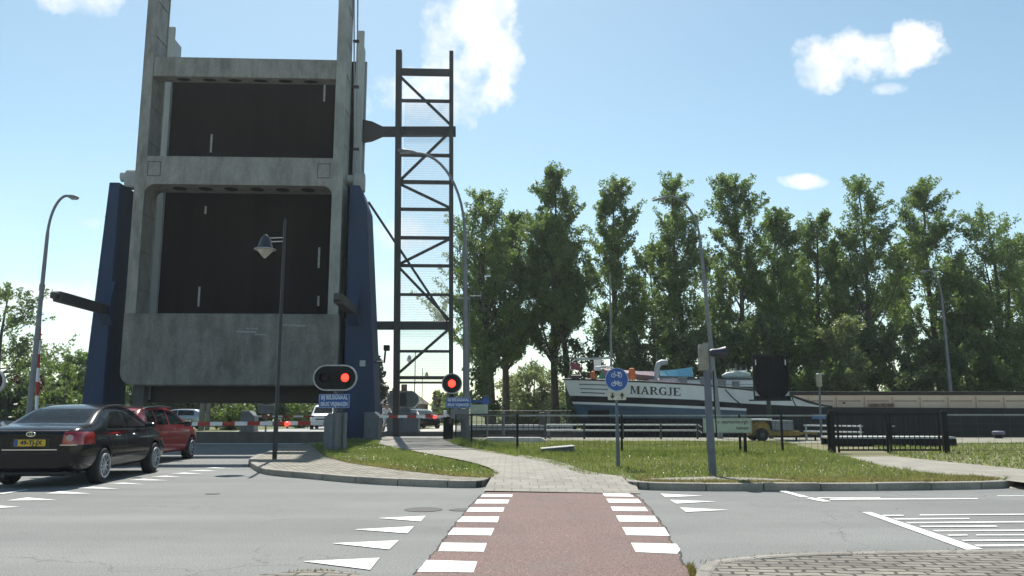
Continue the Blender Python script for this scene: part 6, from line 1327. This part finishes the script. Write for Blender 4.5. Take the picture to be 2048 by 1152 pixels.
bush = [(1165, 690, 56, 2.0, 'dark', 'dark bush directly behind the barge bow'), (1240, 670, 55, 2.3, 'dark', 'dark bush behind the barge mast'), (1320, 650, 56, 2.6, 'dark', 'dark bush behind the cowl vent of the barge'), (1400, 680, 54, 2.2, 'dark', 'dark bush behind the leaning lamp'), (1470, 660, 55, 2.6, 'dark', 'dark bush behind the dinghy'), (1560, 640, 56, 2.8, 'dark', 'dark bush behind the signal board'), (1640, 670, 54, 2.4, 'bright', 'lighter bush behind the small lamp box post'), (1700, 650, 53, 2.3, 'willow', 'grey green willow bush right of the small lamp box'), (1790, 660, 55, 2.8, 'dark', 'dark bush left of the far street lamp'), (1860, 690, 54, 2.4, 'dark', 'dark bush at the foot of the far street lamp'), (1940, 680, 54, 2.6, 'bright', 'yellow green bush right of the far street lamp'), (2030, 690, 53, 2.6, 'bright', 'bright bush at the right picture edge')]
for (px, py, Y, rd_, kd, lb_) in bush: tree('leafy_bush', lb_, at(px, Y), ht_(px, py, Y), rd_, kd, 7500, .19, .09, .02, seed=px * 3, limbs=18, shape='round', group='bushes behind the barge', clump=1.0, feather=True)
tree('willow_bush', 'round pale green willow bush left of the barge bow', at(1068, 76), ht_(1068, 722, 76), 3.9, 'willow', 17000, .22, .12, .02, seed=5, limbs=34, shape='round', droop=.6, feather=True, clump=1.3, group=None)
tree('slender_tree', 'thin young tree behind the quay sign', at(972, 54), ht_(972, 700, 54), 1.2, 'bright', 2200, .24, .08, .2, seed=15, limbs=14, group=None)
# left side
tree('leafy_tree', 'large light green tree at the left edge behind the street lamp', at(-10, 62), ht_(-10, 585, 62), 4.6, 'bright', 9000, .22, .26, .22, seed=71, shape='round', group='trees left of the bridge', limbs=34, clump=.95, feather=True)
tree('leafy_tree', 'green tree between the left street lamp and the blue tower', at(125, 60), ht_(125, 712, 60), 2.4, 'poplar', 7000, .20, .14, .12, seed=72, shape='round', group='trees left of the bridge', feather=True)
tree('leafy_bush', 'green bush touching the left blue tower', at(175, 56), ht_(175, 735, 56), 2.2, 'bright', 4500, .28, .1, .02, seed=73, shape='round', group='bushes left of the bridge')
tree('leafy_bush', 'dark red bush behind the left street lamp', at(55, 52), ht_(55, 768, 52), 1.9, 'red', 4500, .26, .1, .02, seed=74, shape='round', group='bushes left of the bridge')
tree('leafy_bush', 'dark green bush low at the left picture edge', at(5, 50), ht_(5, 775, 50), 2.0, 'dark', 4000, .26, .1, .02, seed=75, shape='round', group='bushes left of the bridge')
tree('leafy_bush', 'low green bush behind the roof of the black sedan', at(115, 50), ht_(115, 785, 50), 1.8, 'bright', 3500, .26, .1, .02, seed=76, shape='round', group='bushes left of the bridge')
# seen under the bridge
und = [(300, 740, 70, 3.0, 'dark', 'dark tree under the bridge above the red hatchback'), (370, 735, 72, 3.4, 'dark', 'dark tree under the bridge above the silver car'), (440, 740, 74, 3.2, 'dark', 'dark tree under the bridge left of the bright shrub'), (580, 740, 76, 3.4, 'dark', 'dark tree under the bridge right of the black lamp post'), (640, 745, 74, 3.0, 'dark', 'dark tree under the bridge behind the white van'), (520, 760, 84, 2.8, 'dark', 'dark tree under the bridge behind the far oval signal')]
for (px, py, Y, rd_, kd, lb_) in und: tree('leafy_tree', lb_, at(px, Y), ht_(px, py, Y), rd_, kd, 4200, .36, .16, .05, seed=px, shape='round', group='trees seen under the bridge')
tree('leafy_bush', 'bright yellow green shrub on the far bank under the bridge', at(468, 57), ht_(468, 808, 57), 1.5, 'bright', 2600, .2, .07, .02, seed=81, shape='round', group=None)
tree('leafy_bush', 'pale leafy shrub left of the white van', at(600, 62), ht_(600, 800, 62), 1.0, 'bright', 1300, .2, .06, .02, seed=82, shape='round', group=None)
tree('fir_tree', 'dark fir tree peeping out right of the right blue tower', at(748, 72), ht_(748, 716, 72), 2.2, 'fir', 5000, .30, .14, .05, seed=83, shape='fir', limbs=60, group=None, clump=.6)
tree('copper_tree', 'dark red leafed tree below the round signal', at(892, 95), ht_(892, 787, 95), 2.4, 'red', 3200, .3, .12, .05, seed=84, shape='round', group=None)
tree('leafy_tree', 'light green tree behind the round signal', at(905, 82), ht_(905, 782, 82), 1.6, 'bright', 1800, .28, .1, .1, seed=85, shape='round', group=None)
for i, (px, y0) in enumerate(((402, 800), (414, 800))):
    tb = tree  # pale trunks under the bridge
    tp = P(px, 860, 56); tt_ = tag(obj('wooden_pole', M().tube([(tp.x, 56, .0), (tp.x + .03, 56, 4.6)], .19 if i == 0 else .16, 10), pbr('pale_wood', (.20, .19, .175), .8) if 'pale_wood' not in MATS else MATS['pale_wood'], None, smooth=True), ('thicker' if i == 0 else 'thinner') + ' pale upright pole on the far bank under the bridge', 'pole', 'pale poles under the bridge')
# distant treeline beyond the roads
tv = []
for i in range(260):
    x = rng.uniform(-260, 260); y = rng.uniform(190, 260); h0 = rng.uniform(4, 11) * (1.0 if abs(x) > 40 else .55); tv.append((x, y, h0 * .5, h0 * .55))
v_ = leaf_quads(np.array(tv), 26000, 1.5); v_[:, 2] = np.maximum(v_[:, 2], .1)
tag(link('distant_treeline', tri_mesh('distant_treeline', v_, 4, LEAF['poplar'])), 'distant low treeline on the horizon', 'treeline', kind='stuff')
# ------------------------------------------------------------------ thin haze volume, added to lower contrast like windscreen glare
hz = M().span((-420, -20, -4.5), (420, 420, 30)); hm = bpy.data.materials.new('softening_haze'); hm.use_nodes = True; hn = hm.node_tree; hn.nodes.clear()
ho = hn.nodes.new('ShaderNodeOutputMaterial'); hv = hn.nodes.new('ShaderNodeVolumePrincipled'); hv.inputs['Color'].default_value = (.90, .95, 1, 1); hv.inputs['Density'].default_value = .00034; hv.inputs['Anisotropy'].default_value = .35; hn.links.new(hv.outputs[0], ho.inputs['Volume'])
hb = obj('haze', hz, hm); tag(hb, 'thin bright haze added over the whole scene to soften contrast', 'haze', kind='stuff')
S.cycles.volume_bounces = 0
